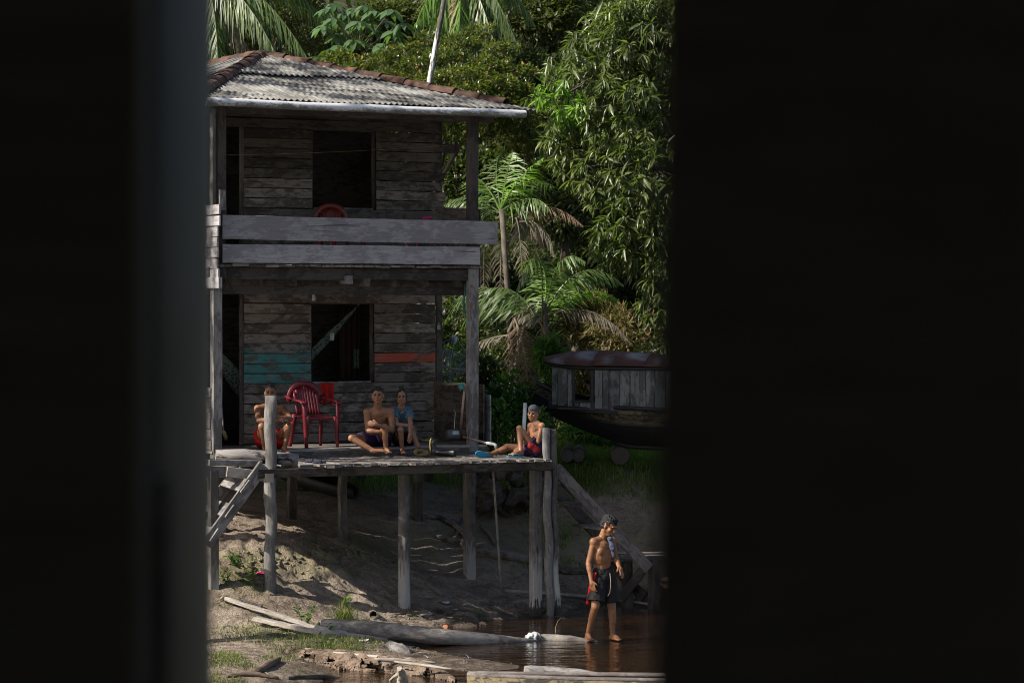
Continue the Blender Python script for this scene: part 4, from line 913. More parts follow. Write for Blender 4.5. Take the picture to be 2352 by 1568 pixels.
def den_bank(x, y):
    z = height(x, y); u, v = uvof(x, y, z)
    d = np.clip((1158-v)/16+fbm(x*2, y*2, 3)*2.2, 0, 1)*np.clip((u-1235)/60, 0, 1)*np.clip(.75+1.2*fbm(x*1.1, y*1.1, 30), .15, 1)
    d += np.clip((1140-v)/40, 0, 1)*np.clip((1235-u)/20, 0, 1)*np.clip(.1+1.6*fbm(x*1.5, y*1.5, 31), 0, .8)
    d += .5*np.exp(-((u-1290)/70)**2-((v-1260)/60)**2)*np.clip(.3+2*fbm(x*2, y*2, 34), 0, 1)
    return np.clip(d, 0, 1)
g = blades('grass', scat(190000, -3.5, 4.5, 41.0, 48.5, den_bank, .3), .13, .012, 'lush', .8)
tag(g, 'green grass covering the bank between the staircase and the boat', 'grass', kind='stuff')
g = blades('grass', scat(26000, -8, 9, 47, 56, None, .3), .3, .02, 'grassm', .8)
tag(g, 'rank grass and weeds at the edge of the forest', 'grass', kind='stuff')
g = blades('grass', scat(30000, -5, .6, 36.0, 38.2, lambda x, y: np.clip(.0+.9*fbm(x*1.7, y*1.7, 40)*3-.35, 0, .45), .1), .06, .006, 'grassm', 1.0)
tag(g, 'thin scattered weeds on the bare mud slope', 'grass', kind='stuff')
# leaf litter and twigs
pts = np.concatenate([scat(5200, -5, 1.2, 31.5, 39, lambda x, y: np.clip(.35+2*fbm(x*1.2, y*1.2, 50), .03, 1), .0), scat(4500, -4, 4.5, 39, 44, None, .0)])
d = unit(rng.normal(size=pts.shape)*[1, 1, .25]); pts[:, 2] += .012
tag(leaves_obj('leaf_litter', pts, d, rng.uniform(.02, .07, len(pts)), rng.uniform(.008, .025, len(pts)), 'litter'), 'dead leaves and bits of bark scattered over the mud', 'litter', kind='stuff')
pts = scat(26000, -8, 8, 46, 60, None, .5); d = unit(rng.normal(size=pts.shape)*[1, 1, .5]); pts[:, 2] += .03
tag(leaves_obj('leaf_litter', pts, d, rng.uniform(.08, .2, len(pts)), rng.uniform(.02, .07, len(pts)), 'litter'), 'dry leaf litter on the forest floor behind the boat', 'litter', kind='stuff')
# single plants on the flat
def plant(u, v, h, label, n=26, mat='shrub', L=.09, Wd=.03, cat='plant', spread=.12, kind='flat'):
    g_ = GP(u, v); t = thing('weed_plant', label, cat, g_); pos = []; dr = []
    for k in range(3):
        tip = g_+Vector((random.uniform(-1, 1)*spread, random.uniform(-1, 1)*spread*.5, h*random.uniform(.7, 1)))
        tube('stem', [g_, g_.lerp(tip, .6)+Vector((0, 0, .01)), tip], [.006, .004, .002], MT['shrub'], t, 4)
        for i in range(n//3):
            q = g_.lerp(tip, random.uniform(.25, 1)); pos.append(q); dr.append(Vector((random.gauss(0, 1), random.gauss(0, 1), .3)).normalized())
    leaves_obj('leaf_cluster', pos, dr, rng.uniform(.6, 1.1, len(pos))*L, Wd, mat, kind, t)
plant(700, 1445, .34, 'leafy weed with serrated light green leaves left of the log end', 46, 'shrub', .08, .04)
plant(745, 1462, .16, 'low weed tuft just left of the big log end', 30)
plant(757, 1462, .16, 'two-leaved bright seedling in front of the log', 3, 'mangob', .12, .03, spread=.02)
plant(1100, 1420, .14, 'small seedling at the waterline under the deck', 9, 'mangob', .09, .02)
plant(1240, 1412, .08, 'green sprig at the foot of the square stilt', 18, 'shrub', .07, .03)
t_ = thing('grass_tuft', 'tall pale spiky grass tuft with one broad leaf beside the mud bank pipe', 'plant', GP(788, 1425))
gp = GP(788, 1425); pts = np.array([[gp.x+random.gauss(0, .07), gp.y+random.gauss(0, .05), gp.z] for _ in range(190)])
blades('blade_tuft', pts, .26, .007, 'grassm', 1.2, parent=t_)
leaves_obj('broad_leaf', [gp+ZV*.2, gp+ZV*.22, gp+ZV*.18, gp+ZV*.25], [Vector((.8, 0, .7)).normalized(), Vector((-.6, .2, .5)).normalized(), Vector((.3, -.4, .9)).normalized(), Vector((.5, .3, .4)).normalized()], .17, .045, 'shrub', 'long', t_)
for i, (u, v, lb_) in enumerate([(570, 1345, 'green weed sprouting on the slope left of the tall round post'), (545, 1305, 'weedy tuft at the left edge under the ladder'), (520, 1350, 'small bright weed on the slope at far left')]):
    plant(u, v, .2, lb_, 40, 'shrub', .09, .03, spread=.2)
# ================================================================ people: every body is one remeshed surface grown from tapered volumes
def n3(v): return np.array(v, float)
class Blob:
    def __init__(s): s.V = []; s.F = []
    def add(s, V, Fc): k = len(s.V); s.V += [tuple(v) for v in V]; s.F += [tuple(i+k for i in f) for f in Fc]
    def cap(s, p, q, r0, r1, flat=False, n=12, sq=(1, 1), ax=None):
        p, q = Vector(p), Vector(q); d = q-p; L = d.length
        if L < 1e-5: d = Vector((0, 0, 1)); L = 1e-4
        x = d.normalized(); a = ax or (Vector((0, 0, 1)) if abs(x.z) < .9 else Vector((1, 0, 0)))
        y = (a-x*a.dot(x)).normalized(); z = x.cross(y); rows = []
        rows += [(p-x*r0*math.cos(t), r0*math.sin(t)) for t in (.02, .5, 1.0)] if not flat else [(p-x*r0*.5, r0*.8)]
        rows += [(p.lerp(q, t), r0+(r1-r0)*t) for t in (0, .33, .67, 1)]
        rows += [(q+x*r1*math.sin(t), r1*math.cos(t)) for t in (.5, 1.0, 1.55)] if not flat else [(q+x*.002, r1*.92), (q+x*.003, .001)]
        V = []; Fc = []
        for c, r in rows:
            for k in range(n): an = 2*math.pi*k/n; V.append(c+(y*math.cos(an)*sq[0]+z*math.sin(an)*sq[1])*r)
        for i in range(len(rows)-1):
            for k in range(n): Fc.append((i*n+k, i*n+(k+1) % n, (i+1)*n+(k+1) % n, (i+1)*n+k))
        Fc.append(tuple(n-1-k for k in range(n))); Fc.append(tuple((len(rows)-1)*n+k for k in range(n))); s.add(V, Fc)
    def ell(s, c, r, ax=None, n=14):
        c = Vector(c); ax = ax or (Vector((1, 0, 0)), Vector((0, 1, 0)), Vector((0, 0, 1))); V = []; Fc = []; m = 9
        for i in range(m+1):
            t = math.pi*(i+.02)/(m+.04)
            for k in range(n):
                an = 2*math.pi*k/n; V.append(c+ax[0]*(r[0]*math.sin(t)*math.cos(an))+ax[1]*(r[1]*math.sin(t)*math.sin(an))+ax[2]*(r[2]*math.cos(t)))
        for i in range(m):
            for k in range(n): Fc.append((i*n+k, (i+1)*n+k, (i+1)*n+(k+1) % n, i*n+(k+1) % n))
        Fc.append(tuple(range(n))); Fc.append(tuple(m*n+n-1-k for k in range(n))); s.add(V, Fc)
    def build(s, name, mat, parent, vox=.0075, sm=4, disp=0, dfreq=40):
        me = bpy.data.meshes.new('tmp'); me.from_pydata(s.V, [], s.F); o = bpy.data.objects.new('tmp', me); COL.objects.link(o)
        m = o.modifiers.new('r', 'REMESH'); m.mode = 'VOXEL'; m.voxel_size = vox; m.use_smooth_shade = True
        if sm: q = o.modifiers.new('s', 'SMOOTH'); q.factor = .5; q.iterations = sm
        dg = bpy.context.evaluated_depsgraph_get(); nm = bpy.data.meshes.new_from_object(o.evaluated_get(dg)); nm.name = name
        bpy.data.objects.remove(o, do_unlink=True); bpy.data.meshes.remove(me)
        nm.materials.clear(); nm.materials.append(MT[mat]); N = len(nm.vertices); co = np.empty(N*3, np.float32); nm.vertices.foreach_get('co', co); co = co.reshape(-1, 3)
        if disp:
            no = np.empty(N*3, np.float32); nm.vertices.foreach_get('normal', no); no = no.reshape(-1, 3)
            co = co+no*(disp*fbm(co[:, 0]*dfreq+co[:, 1]*dfreq*.7, co[:, 2]*dfreq, 3, 2))[:, None]
        c = co.mean(0); nm.vertices.foreach_set('co', (co-c).astype(np.float32).ravel()); nm.update()
        nm.polygons.foreach_set('use_smooth', np.ones(len(nm.polygons), bool))
        return put(name, nm, parent, Matrix.Translation(Vector(c)))
def orth(side, up):
    up = up.normalized(); side = (side-up*side.dot(up)).normalized(); return side, side.cross(up).normalized(), up
def hand(B, w_, h, palmn, k, curl=.4, thumb=None):
    """palm, four unequal fingers bent at the knuckles, and a thumb leaving the side of the palm; w_ wrist, h towards the finger tips"""
    d = (h-w_).normalized(); s = d.cross(palmn).normalized(); nn = s.cross(d)
    if nn.dot(palmn) < 0: nn = -nn
    pe = w_+d*.085*k
    B.cap(w_, w_+d*.045*k, .024*k, .030*k, sq=(1, 1)); B.ell(w_+d*.05*k, (.048*k, .036*k, .015*k), (d, s, nn))
    for i, L in enumerate((.068, .076, .070, .055)):
        b0 = pe+s*(.030-.020*i)*k-d*(.004*abs(i-1.2))*k; a1 = (d+nn*curl*.6+s*(.10-.07*i)).normalized(); a2 = (d*(1-curl*.5)+nn*curl*1.5+s*(.05-.04*i)).normalized()
        k1 = b0+a1*L*.5*k; B.cap(b0-d*.012*k, k1, .0095*k, .0088*k, n=8); B.cap(k1, k1+a2*L*.5*k, .0088*k, .0075*k, n=8)
    ts = thumb if thumb else 1
    t0 = w_+d*.025*k+s*.024*k*ts; t1 = t0+(s*ts*.75+d*.7+nn*.35).normalized()*.036*k; B.cap(t0, t1, .0125*k, .0105*k, n=8); B.cap(t1, t1+(d+s*ts*.25+nn*.5).normalized()*.028*k, .0105*k, .009*k, n=8)
def foot(B, an, to, k, flat=True, side=None):
    d = to-an; d.z = d.z if not flat else 0; hl = Vector((an.x, an.y, an.z))-ZV*.045*k
    if flat: hl.z = to.z+.030*k
    x = (to-hl); 
    if flat: x.z = 0
    L = max(x.length, .17*k); x.normalize(); s = side or x.cross(ZV).normalized()
    heel = hl-x*.030*k; ball = hl+x*(L*.66); up = s.cross(x)
    B.cap(an, heel+x*.02*k, .034*k, .033*k); B.cap(heel, ball-ZV*(.006*k if flat else 0), .030*k, .021*k); B.cap(an, ball+up*.004, .034*k, .020*k)
    B.cap(heel+s*.008*k, ball+s*.026*k-up*.006*k, .024*k, .017*k); B.cap(heel-s*.008*k, ball-s*.024*k-up*.008*k, .024*k, .015*k)
    for i in range(5):
        b0 = ball+s*(.034-.017*i)*k-up*.008*k; B.cap(b0, b0+x*(.055-.005*abs(i-.5)-.004*i)*k-up*.002, (.013 if i == 0 else .0095)*k, (.011 if i == 0 else .0078)*k, n=8)
def person(label, J, k, fdir, hup, skin, hair='hair', build=None, hair_style='short', group=None, hands=None, torso=1.0, chin=0):
    J = {a: Vector(b_) for a, b_ in J.items()}
    t = thing('person', label, 'person', Vector((J['pel'].x, J['pel'].y, min(J['toL'].z, J['toR'].z))), group)
    S, Fw, U = orth(J['shR']-J['shL'], J['neck']-J['pel']); ax = (S, Fw, U); B = Blob()
    pel, neck = J['pel'], J['neck']; hs, _, _ = orth(J['hipR']-J['hipL'], U); at = lambda f, a=0, b_=0: pel.lerp(neck, f)+Fw*a*k+S*b_*k
    ch = J.get('chest', at(.68)); T = torso
    B.ell(pel, (.145*k*T, .105*k*T, .11*k), (hs, hs.cross(U), U)); B.ell(pel.lerp(ch, .45)+Fw*.0, (.122*k*T, .088*k*T, .13*k), ax)
    B.ell(ch-U*.03*k, (.148*k*T, .102*k*T, .155*k), ax); B.ell(ch+U*.08*k, (.14*k*T, .085*k, .09*k), ax)
    for sg, sh in ((-1, J['shL']), (1, J['shR'])):
        B.cap(neck-U*.015*k, sh+U*.005*k, .045*k, .045*k); B.cap(ch+S*sg*.06*k+U*.06*k, sh-U*.02*k, .07*k*T, .05*k)
        B.ell(ch+S*sg*.062*k*T+Fw*.055*k+U*.030*k, (.066*k*T, .034*k, .055*k), ax); B.ell(sh, (.055*k, .055*k, .055*k), ax)
    for c_ in 'LR':
        sh, el, wr, ha = J['sh'+c_], J['el'+c_], J['wr'+c_], J['ha'+c_]
        B.cap(sh, el, .046*k*T, .036*k); B.cap(sh.lerp(el, .25), sh.lerp(el, .65), .045*k*T, .042*k*T); B.cap(el, wr, .036*k, .024*k); B.cap(el.lerp(wr, .08), el.lerp(wr, .42), .038*k, .036*k)
        pn, cu, th = (hands or {}).get(c_, (-ZV, .4, 1)); hand(B, wr, ha, Vector(pn).normalized(), k, cu, th)
        hp, kn, an, to = J['hip'+c_], J['kn'+c_], J['an'+c_], J['to'+c_]
        B.cap(hp, kn, .082*k*T, .050*k); B.cap(hp.lerp(kn, .1), hp.lerp(kn, .55), .084*k*T, .070*k*T); B.ell(kn, (.051*k, .051*k, .051*k))
        B.cap(kn, an, .047*k, .031*k); v1 = (an-kn).normalized(); bk = (kn-hp).normalized(); bk = (bk-v1*bk.dot(v1)); bk = bk.normalized() if bk.length > .1 else -Fw
        B.cap(kn.lerp(an, .15)-bk*(-.0)+(-bk*.018*k if bk.dot(Fw) > 0 else bk*-.012*k), kn.lerp(an, .5)-bk*.012*k, .045*k, .040*k)
        foot(B, an, to, k, J.get('flat'+c_) is None)
    # head
    h = J['head']; f = Vector(fdir).normalized(); u_ = Vector(hup).normalized(); s_, f, u_ = (lambda a: a)(orth(f.cross(u_)*-1 if False else u_.cross(f)*-1, u_))
    # orth returns side, forward, up with forward = side x up
    if f.dot(Vector(fdir)) < 0: f = -f; s_ = -s_
    hx = (s_, f, u_); g = k
    B.cap(neck-U*.02*g, h-u_*.055*g-f*.02*g, .056*g, .050*g)
    B.ell(h+u_*.035*g-f*.012*g, (.072*g, .090*g, .080*g), hx); B.ell(h-u_*.022*g+f*.018*g, (.058*g, .062*g, .082*g), hx); B.ell(h-u_*.076*g+f*.036*g, (.036*g, .040*g, .032*g), hx)
    for sg in (1, -1):
        B.ell(h+s_*sg*.036*g+f*.052*g-u_*.018*g, (.024*g, .026*g, .024*g), hx); B.ell(h+s_*sg*.074*g-f*.004*g-u_*.004*g, (.010*g, .019*g, .031*g), hx)
        B.cap(h+s_*sg*.052*g-u_*.05*g, h-u_*.088*g+f*.045*g, .022*g, .020*g)
    B.ell(h+f*.074*g+u_*.030*g, (.050*g, .015*g, .012*g), hx); B.cap(h+f*.076*g+u_*.016*g, h+f*.098*g-u_*.020*g, .010*g, .013*g); B.ell(h+f*.088*g-u_*.025*g, (.018*g, .012*g, .009*g), hx)
    B.ell(h+f*.074*g-u_*.052*g, (.023*g, .014*g, .012*g), hx)
    body = B.build('body', skin, t, .0075, 3)
    for sg in (1, -1):
        E = Blob(); E.ell(h+s_*sg*.030*g+f*.0735*g+u_*.008*g, (.0135*g, .0085*g, .0065*g), hx, 10); put('eye', raw('eye', E.V, E.F, MT['eye'], True), body, Matrix.Identity(4))
        E = Blob(); E.cap(h+s_*sg*.014*g+f*.086*g+u_*.027*g, h+s_*sg*.046*g+f*.076*g+u_*.030*g, .0048*g, .003*g, n=6); put('eyebrow', raw('eyebrow', E.V, E.F, MT['hair'], True), body, Matrix.Identity(4))
    E = Blob(); E.ell(h+f*.0865*g-u_*.052*g, (.020*g, .005*g, .0062*g), hx, 10); put('lips', raw('lips', E.V, E.F, MT['lip'], True), body, Matrix.Identity(4))
    for o in t.children_recursive if False else []: pass
    Hh = Blob()
    if hair_style == 'short':
        Hh.ell(h+u_*.062*g-f*.022*g, (.077*g, .092*g, .066*g), hx); Hh.ell(h+u_*.02*g-f*.05*g, (.074*g, .062*g, .075*g), hx); Hh.ell(h+u_*.095*g+f*.035*g, (.060*g, .045*g, .028*g), hx)
        Hh.build('hair', hair, t, .007, 2, .014, 60)
    elif hair_style == 'crop':
        Hh.ell(h+u_*.058*g-f*.022*g, (.0745*g, .089*g, .062*g), hx); Hh.ell(h+u_*.02*g-f*.045*g, (.074*g, .062*g, .07*g), hx); Hh.build('hair', hair, t, .007, 2, .006, 60)
    elif hair_style == 'curly':
        Hh.ell(h+u_*.058*g-f*.025*g, (.080*g, .098*g, .074*g), hx); Hh.ell(h+u_*.01*g-f*.055*g, (.078*g, .064*g, .07*g), hx); Hh.ell(h+u_*.085*g+f*.018*g, (.066*g, .050*g, .036*g), hx)
        Hh.build('hair', hair, t, .007, 1, .026, 70)
    elif hair_style == 'bun':
        Hh.ell(h+u_*.052*g-f*.030*g, (.080*g, .092*g, .074*g), hx); Hh.ell(h+u_*.0*g-f*.05*g, (.074*g, .062*g, .09*g), hx); Hh.ell(h+u_*.150*g-f*.03*g, (.043*g, .043*g, .038*g), hx); Hh.cap(h+u_*.1*g-f*.03*g, h+u_*.14*g-f*.03*g, .03*g, .03*g)
        Hh.cap(h+s_*.068*g+u_*.05*g+f*.03*g, h+s_*.074*g-u_*.06*g+f*.01*g, .012*g, .004*g); Hh.cap(h-s_*.068*g+u_*.05*g+f*.03*g, h-s_*.074*g-u_*.06*g+f*.01*g, .012*g, .004*g)
        Hh.build('hair', hair, t, .007, 2, .010, 60)
    elif hair_style == 'cap':      # cap worn backwards: dome, band with the opening over the forehead
        C = Blob(); C.ell(h+u_*.068*g-f*.014*g, (.080*g, .097*g, .078*g), hx); C.cap(h+u_*.035*g-f*.10*g, h+u_*.015*g-f*.165*g, .045*g, .04*g, sq=(.25, 1.3), ax=u_)
        c_ = C.build('cap', 'cap', t, .007, 2)
        C = Blob(); C.ell(h+u_*.066*g+f*.066*g, (.030*g, .022*g, .026*g), hx); C.build('hair', 'hair', t, .006, 1)
        C = Blob(); C.cap(h+u_*.034*g+f*.082*g-s_*.04*g, h+u_*.034*g+f*.082*g+s_*.04*g, .007*g, .007*g); C.build('cap_strap', 'cap', t, .005, 1)
    return t, J, (S, Fw, U), (s_, f, u_), body
def shorts(t, J, k, mat, frac=.62, r=.103, hem=.104, waist=.0, label=None, name='shorts'):
    S, Fw, U = orth(J['hipR']-J['hipL'], J['neck']-J['pel']); B = Blob(); B.ell(J['pel']+U*.0*k, (.160*k, .120*k, .105*k), (S, Fw, U)); B.cap(J['pel']+U*.05*k-S*.04*k, J['pel']+U*.05*k+S*.04*k, .102*k, .102*k)
    for c_ in 'LR':
        hp, kn = J['hip'+c_], J['kn'+c_]; B.cap(hp, hp.lerp(kn, frac), r*k, hem*k, flat=True, n=16); B.ell(hp, (r*k, r*k, r*k))
    o = B.build(name, mat, t, .008, 2, .012, 16)
    if label: o['label'] = label
    return o
FACE = Vector((.02, -1, .0))
def seat(u, v, d): return PT(u, v, d)
# -- man crouching behind the round post
J = dict(head=seat(621, 903, 1.82), neck=seat(620, 929, 1.86), pel=seat(618, 1006, 2.08), hipL=seat(603, 1014, 2.02), hipR=seat(635, 1014, 2.02), shL=seat(592, 938, 1.88), shR=seat(650, 938, 1.84),
         elL=seat(594, 966, 1.55), wrL=seat(640, 963, 1.38), haL=seat(670, 966, 1.36), elR=seat(668, 962, 1.50), wrR=seat(632, 957, 1.36), haR=seat(603, 957, 1.36),
         knL=seat(601, 979, 1.45), knR=seat(663, 979, 1.45), anL=seat(609, 1034, 1.55), anR=seat(653, 1034, 1.5), toL=seat(604, 1047, 1.36), toR=seat(668, 1046, 1.34))
A_ = person('bare-chested man in red shorts crouching on the step, face half hidden by the round post', J, 1.0, (.05, -1, -.05), (0, 0, 1), 'skin_dark', hair_style='crop', group='people on the house deck', hands={'L': ((0, .3, -1), .2, -1), 'R': ((0, .3, -1), .3, 1)})
shorts(A_[0], A_[1], 1.0, 'redcloth', .42, .108, .115)
# -- young man sitting in the middle
J = dict(head=seat(868, 909, 1.70), neck=seat(868, 938, 1.78), pel=seat(866, 1008, 2.0), hipL=seat(851, 1012, 1.95), hipR=seat(884, 1012, 1.95), shL=seat(843, 946, 1.82), shR=seat(898, 944, 1.78),
         elL=seat(845, 989, 1.60), wrL=seat(872, 991, 1.48), haL=seat(892, 989, 1.5), elR=seat(901, 988, 1.55), wrR=seat(868, 976, 1.32), haR=seat(846, 970, 1.34),
         knL=seat(808, 1006, 1.55), knR=seat(883, 981, 1.45), anL=seat(860, 1036, 1.35), anR=seat(887, 1032, 1.5), toL=seat(881, 1040, 1.30), toR=seat(896, 1043, 1.32))
B_ = person('bare-chested young man in purple shorts sitting with arms folded over one raised knee', J, 1.04, (-.10, -1, .05), (.0, 0, 1), 'skin_tan', hair_style='short', group='people on the house deck', hands={'L': ((0, 1, 0), .3, 1), 'R': ((0, 1, -.2), .9, -1)})
shorts(B_[0], B_[1], 1.04, 'purple', .50, .098, .102)
# -- girl next to him
J = dict(head=seat(923, 913, 1.80), neck=seat(921, 937, 1.86), pel=seat(926, 1007, 2.05), hipL=seat(913, 1010, 2.0), hipR=seat(941, 1010, 2.0), shL=seat(904, 942, 1.9), shR=seat(939, 942, 1.86),
         elL=seat(912, 975, 1.62), wrL=seat(944, 978, 1.52), haL=seat(957, 992, 1.55), elR=seat(943, 974, 1.52), wrR=seat(942, 994, 1.40), haR=seat(941, 1009, 1.38),
         knL=seat(920, 987, 1.50), knR=seat(943, 986, 1.55), anL=seat(924, 1034, 1.55), anR=seat(964, 1032, 1.5), toL=seat(929, 1044, 1.34), toR=seat(972, 1043, 1.36))
C_ = person('young woman with a hair bun in a slate blue T-shirt sitting on the step', J, .93, (-.02, -1, -.06), (-.02, 0, 1), 'skin_girl', hair_style='bun', group='people on the house deck', hands={'L': ((-.3, -.2, -1), .5, 1), 'R': ((-.6, .6, 0), .25, 1)}, torso=.9)
shorts(C_[0], C_[1], .93, 'black', .35, .092, .094)
Jc = C_[1]; S, Fw, U = C_[2]; k = .93; Bl = Blob()
ch = Jc['pel'].lerp(Jc['neck'], .68)
Bl.ell(Jc['pel'].lerp(Jc['neck'], .12), (.150*k, .118*k, .11*k), (S, Fw, U)); Bl.ell(Jc['pel'].lerp(ch, .5), (.132*k, .108*k, .15*k), (S, Fw, U)); Bl.ell(ch-U*.02, (.148*k, .118*k, .16*k), (S, Fw, U)); Bl.ell(ch+U*.065, (.138*k, .092*k, .085*k), (S, Fw, U))
for c_ in 'LR':
    s_ = Jc['sh'+c_]; e_ = Jc['el'+c_]; Bl.cap(ch+U*.09+(s_-ch)*.3, s_+U*.006, .066*k, .060*k); Bl.cap(s_, s_.lerp(e_, .55), .060*k, .064*k, flat=True, n=16); Bl.ell(ch+Fw*.07*k+(S if c_ == 'R' else -S)*.055*k+U*.02, (.055*k, .045*k, .05*k), (S, Fw, U))
Bl.build('t_shirt', 'bluetee', C_[0], .008, 2, .012, 16)
# -- boy with the cap
J = dict(head=seat(1224, 951, .42), neck=seat(1231, 972, .40), pel=seat(1233, 1031, .36), hipL=seat(1226, 1032, .50), hipR=seat(1231, 1034, .28), shL=seat(1219, 978, .58), shR=seat(1244, 978, .24),
         elL=seat(1211, 1006, .60), wrL=seat(1194, 1028, .55), haL=seat(1180, 1036, .50), elR=seat(1236, 1014, .22), wrR=seat(1220, 1008, .40), haR=seat(1206, 1004, .48),
         knL=seat(1165, 1026, .62), knR=seat(1193, 984, .34), anL=seat(1127, 1043, .58), anR=seat(1196, 1037, .24), toL=seat(1112, 1036, .50), toR=seat(1168, 1047, .16))
J['flatL'] = Vector((0, 0, 0))
D_ = person('boy with backwards grey cap and purple red shorts sitting at the deck end', J, .92, (-.35, -1, -.10), (.06, 0, 1), 'skin_tan', hair_style='cap', group='people on the house deck', hands={'L': ((0, 0, -1), .6, 1), 'R': ((0, 1, -.5), .5, 1)}, torso=.88)
shorts(D_[0], D_[1], .92, 'purple', .40, .100, .104)
Jd = D_[1]; Bl = Blob(); hp, kn = Jd['hipR'], Jd['knR']; Bl.cap(hp.lerp(kn, .0)-Vector((-.01, .055, -.01)), hp.lerp(kn, .30)-Vector((0, .055, .02)), .052, .058, sq=(1, 1)); Bl.build('side_panel', 'redcheck', D_[0], .008, 2, .012, 16)
def slipper(parent, p0, p1, nrm, w_, mat='blueflip', strap=True, name='flip_flop'):
    """flat foam sole seen from any side, outline wider at the toes, with a V strap"""
    p0, p1 = Vector(p0), Vector(p1); x = (p1-p0).normalized(); L = (p1-p0).length; n_ = Vector(nrm); n_ = (n_-x*n_.dot(x)).normalized(); y = n_.cross(x); V_ = []; N = 18
    for s_ in (0, 1):
        for i in range(N):
            a = 2*math.pi*i/N; q = .5-.5*math.cos(a); V_.append(p0+x*L*q+y*w_*math.sin(a)*(.40+.13*q)*(1-.12*math.sin(math.pi*q)**4)+n_*(.016*s_))
    o = mesh_obj(name, V_, [tuple(range(N))[::-1], tuple(range(N, 2*N))]+[(i, (i+1) % N, N+(i+1) % N, N+i) for i in range(N)], MT[mat], parent)
    if strap:
        a = p0+x*L*.72+n_*.014
        for sg in (1, -1): tube('strap', [a, p0+x*L*.55+y*sg*w_*.22+n_*.045, p0+x*L*.32+y*sg*w_*.40+n_*.012], .0055, MT[mat], o, None, 6) if False else tube('strap', [a, p0+x*L*.55+y*sg*w_*.22+n_*.045, p0+x*L*.32+y*sg*w_*.40+n_*.012], .0055, MT[mat], o, 6)
    return o
slipper(D_[0], seat(1127, 1048, .42), seat(1092, 1041, .40), Vector((.25, 1, .10)), .105, strap=False)
slipper(D_[0], seat(1206, 1049, .22), seat(1164, 1049, .14), Vector((0, 0, 1)), .10)
# -- man wading in front
def E3(u, v, dz=0): return W(u, v, 36.0+dz)
J = dict(head=E3(1399, 1208, -.06), neck=E3(1384, 1233, .0), chest=E3(1383, 1270, .0), pel=E3(1385, 1324, .03), hipL=E3(1374, 1332, -.02), hipR=E3(1398, 1332, .06), shL=E3(1364, 1244, -.08), shR=E3(1406, 1243, .12),
         elL=E3(1352, 1292, -.10), wrL=E3(1358, 1332, -.16), haL=E3(1363, 1356, -.18), elR=E3(1414, 1280, .08), wrR=E3(1421, 1299, -.08), haR=E3(1431, 1320, -.14),
         knL=E3(1367, 1393, -.10), knR=E3(1405, 1395, .06), anL=E3(1350, 1457, .04), anR=E3(1407, 1457, .08), toL=E3(1360, 1473, -.14), toR=E3(1426, 1472, -.06))
for q in ('toL', 'toR'): J[q].z = .0
Em = person('bare-chested man in black shorts wading ankle deep with a cloth on his shoulder', J, 1.06, (.72, -.55, -.55), (.42, -.26, .87), 'skin_man', hair='hairgrey', hair_style='curly', hands={'L': ((.6, .6, 0), .35, 1), 'R': ((-.6, .4, 0), .35, -1)}, torso=.90)
shorts(Em[0], Em[1], 1.06, 'black', .80, .098, .108)
Je = Em[1]; Bl = Blob()
for (c_, ux, dy) in (('L', 0, 0),):
    a = E3(1368, 1316, -.12); m_ = E3(1356, 1350, -.10); e = E3(1350, 1384, -.06); Bl.cap(a, m_, .018, .024); Bl.cap(m_, e, .024, .022)
o = Bl.build('side_stripe', 'redcloth', Em[0], .006, 1)
tube('drawstring', [E3(1401, 1316, -.16), E3(1403, 1340, -.17), E3(1401, 1360, -.17), E3(1396, 1368, -.17)], .0045, MT['pvctan'], Em[0], 5)
Bl = Blob(); pts = [E3(1398, 1240, -.02), E3(1407, 1238, .05), E3(1413, 1262, .02), E3(1409, 1278, -.02)]
Bl.cap(E3(1396, 1238, .10), E3(1402, 1236, -.06), .034, .032); Bl.cap(E3(1401, 1236, -.06), E3(1407, 1260, -.10), .028, .028, sq=(1, .5)); Bl.cap(E3(1404, 1255, -.09), E3(1410, 1276, -.08), .028, .022, sq=(1, .5)); Bl.cap(E3(1410, 1245, .16), E3(1412, 1275, .18), .034, .04)
Bl.build('shoulder_cloth', 'bluerag', Em[0], .007, 1, .016, 20)
for q in ('L', 'R'):
    an, to = Je['an'+q], Je['to'+q]; d = (to-an); d.z = 0; d.normalize(); p = Vector((an.x, an.y, -.02)); slipper(Em[0], p-d*.09, p+d*.19, ZV, .10, 'purple', False, 'sandal')
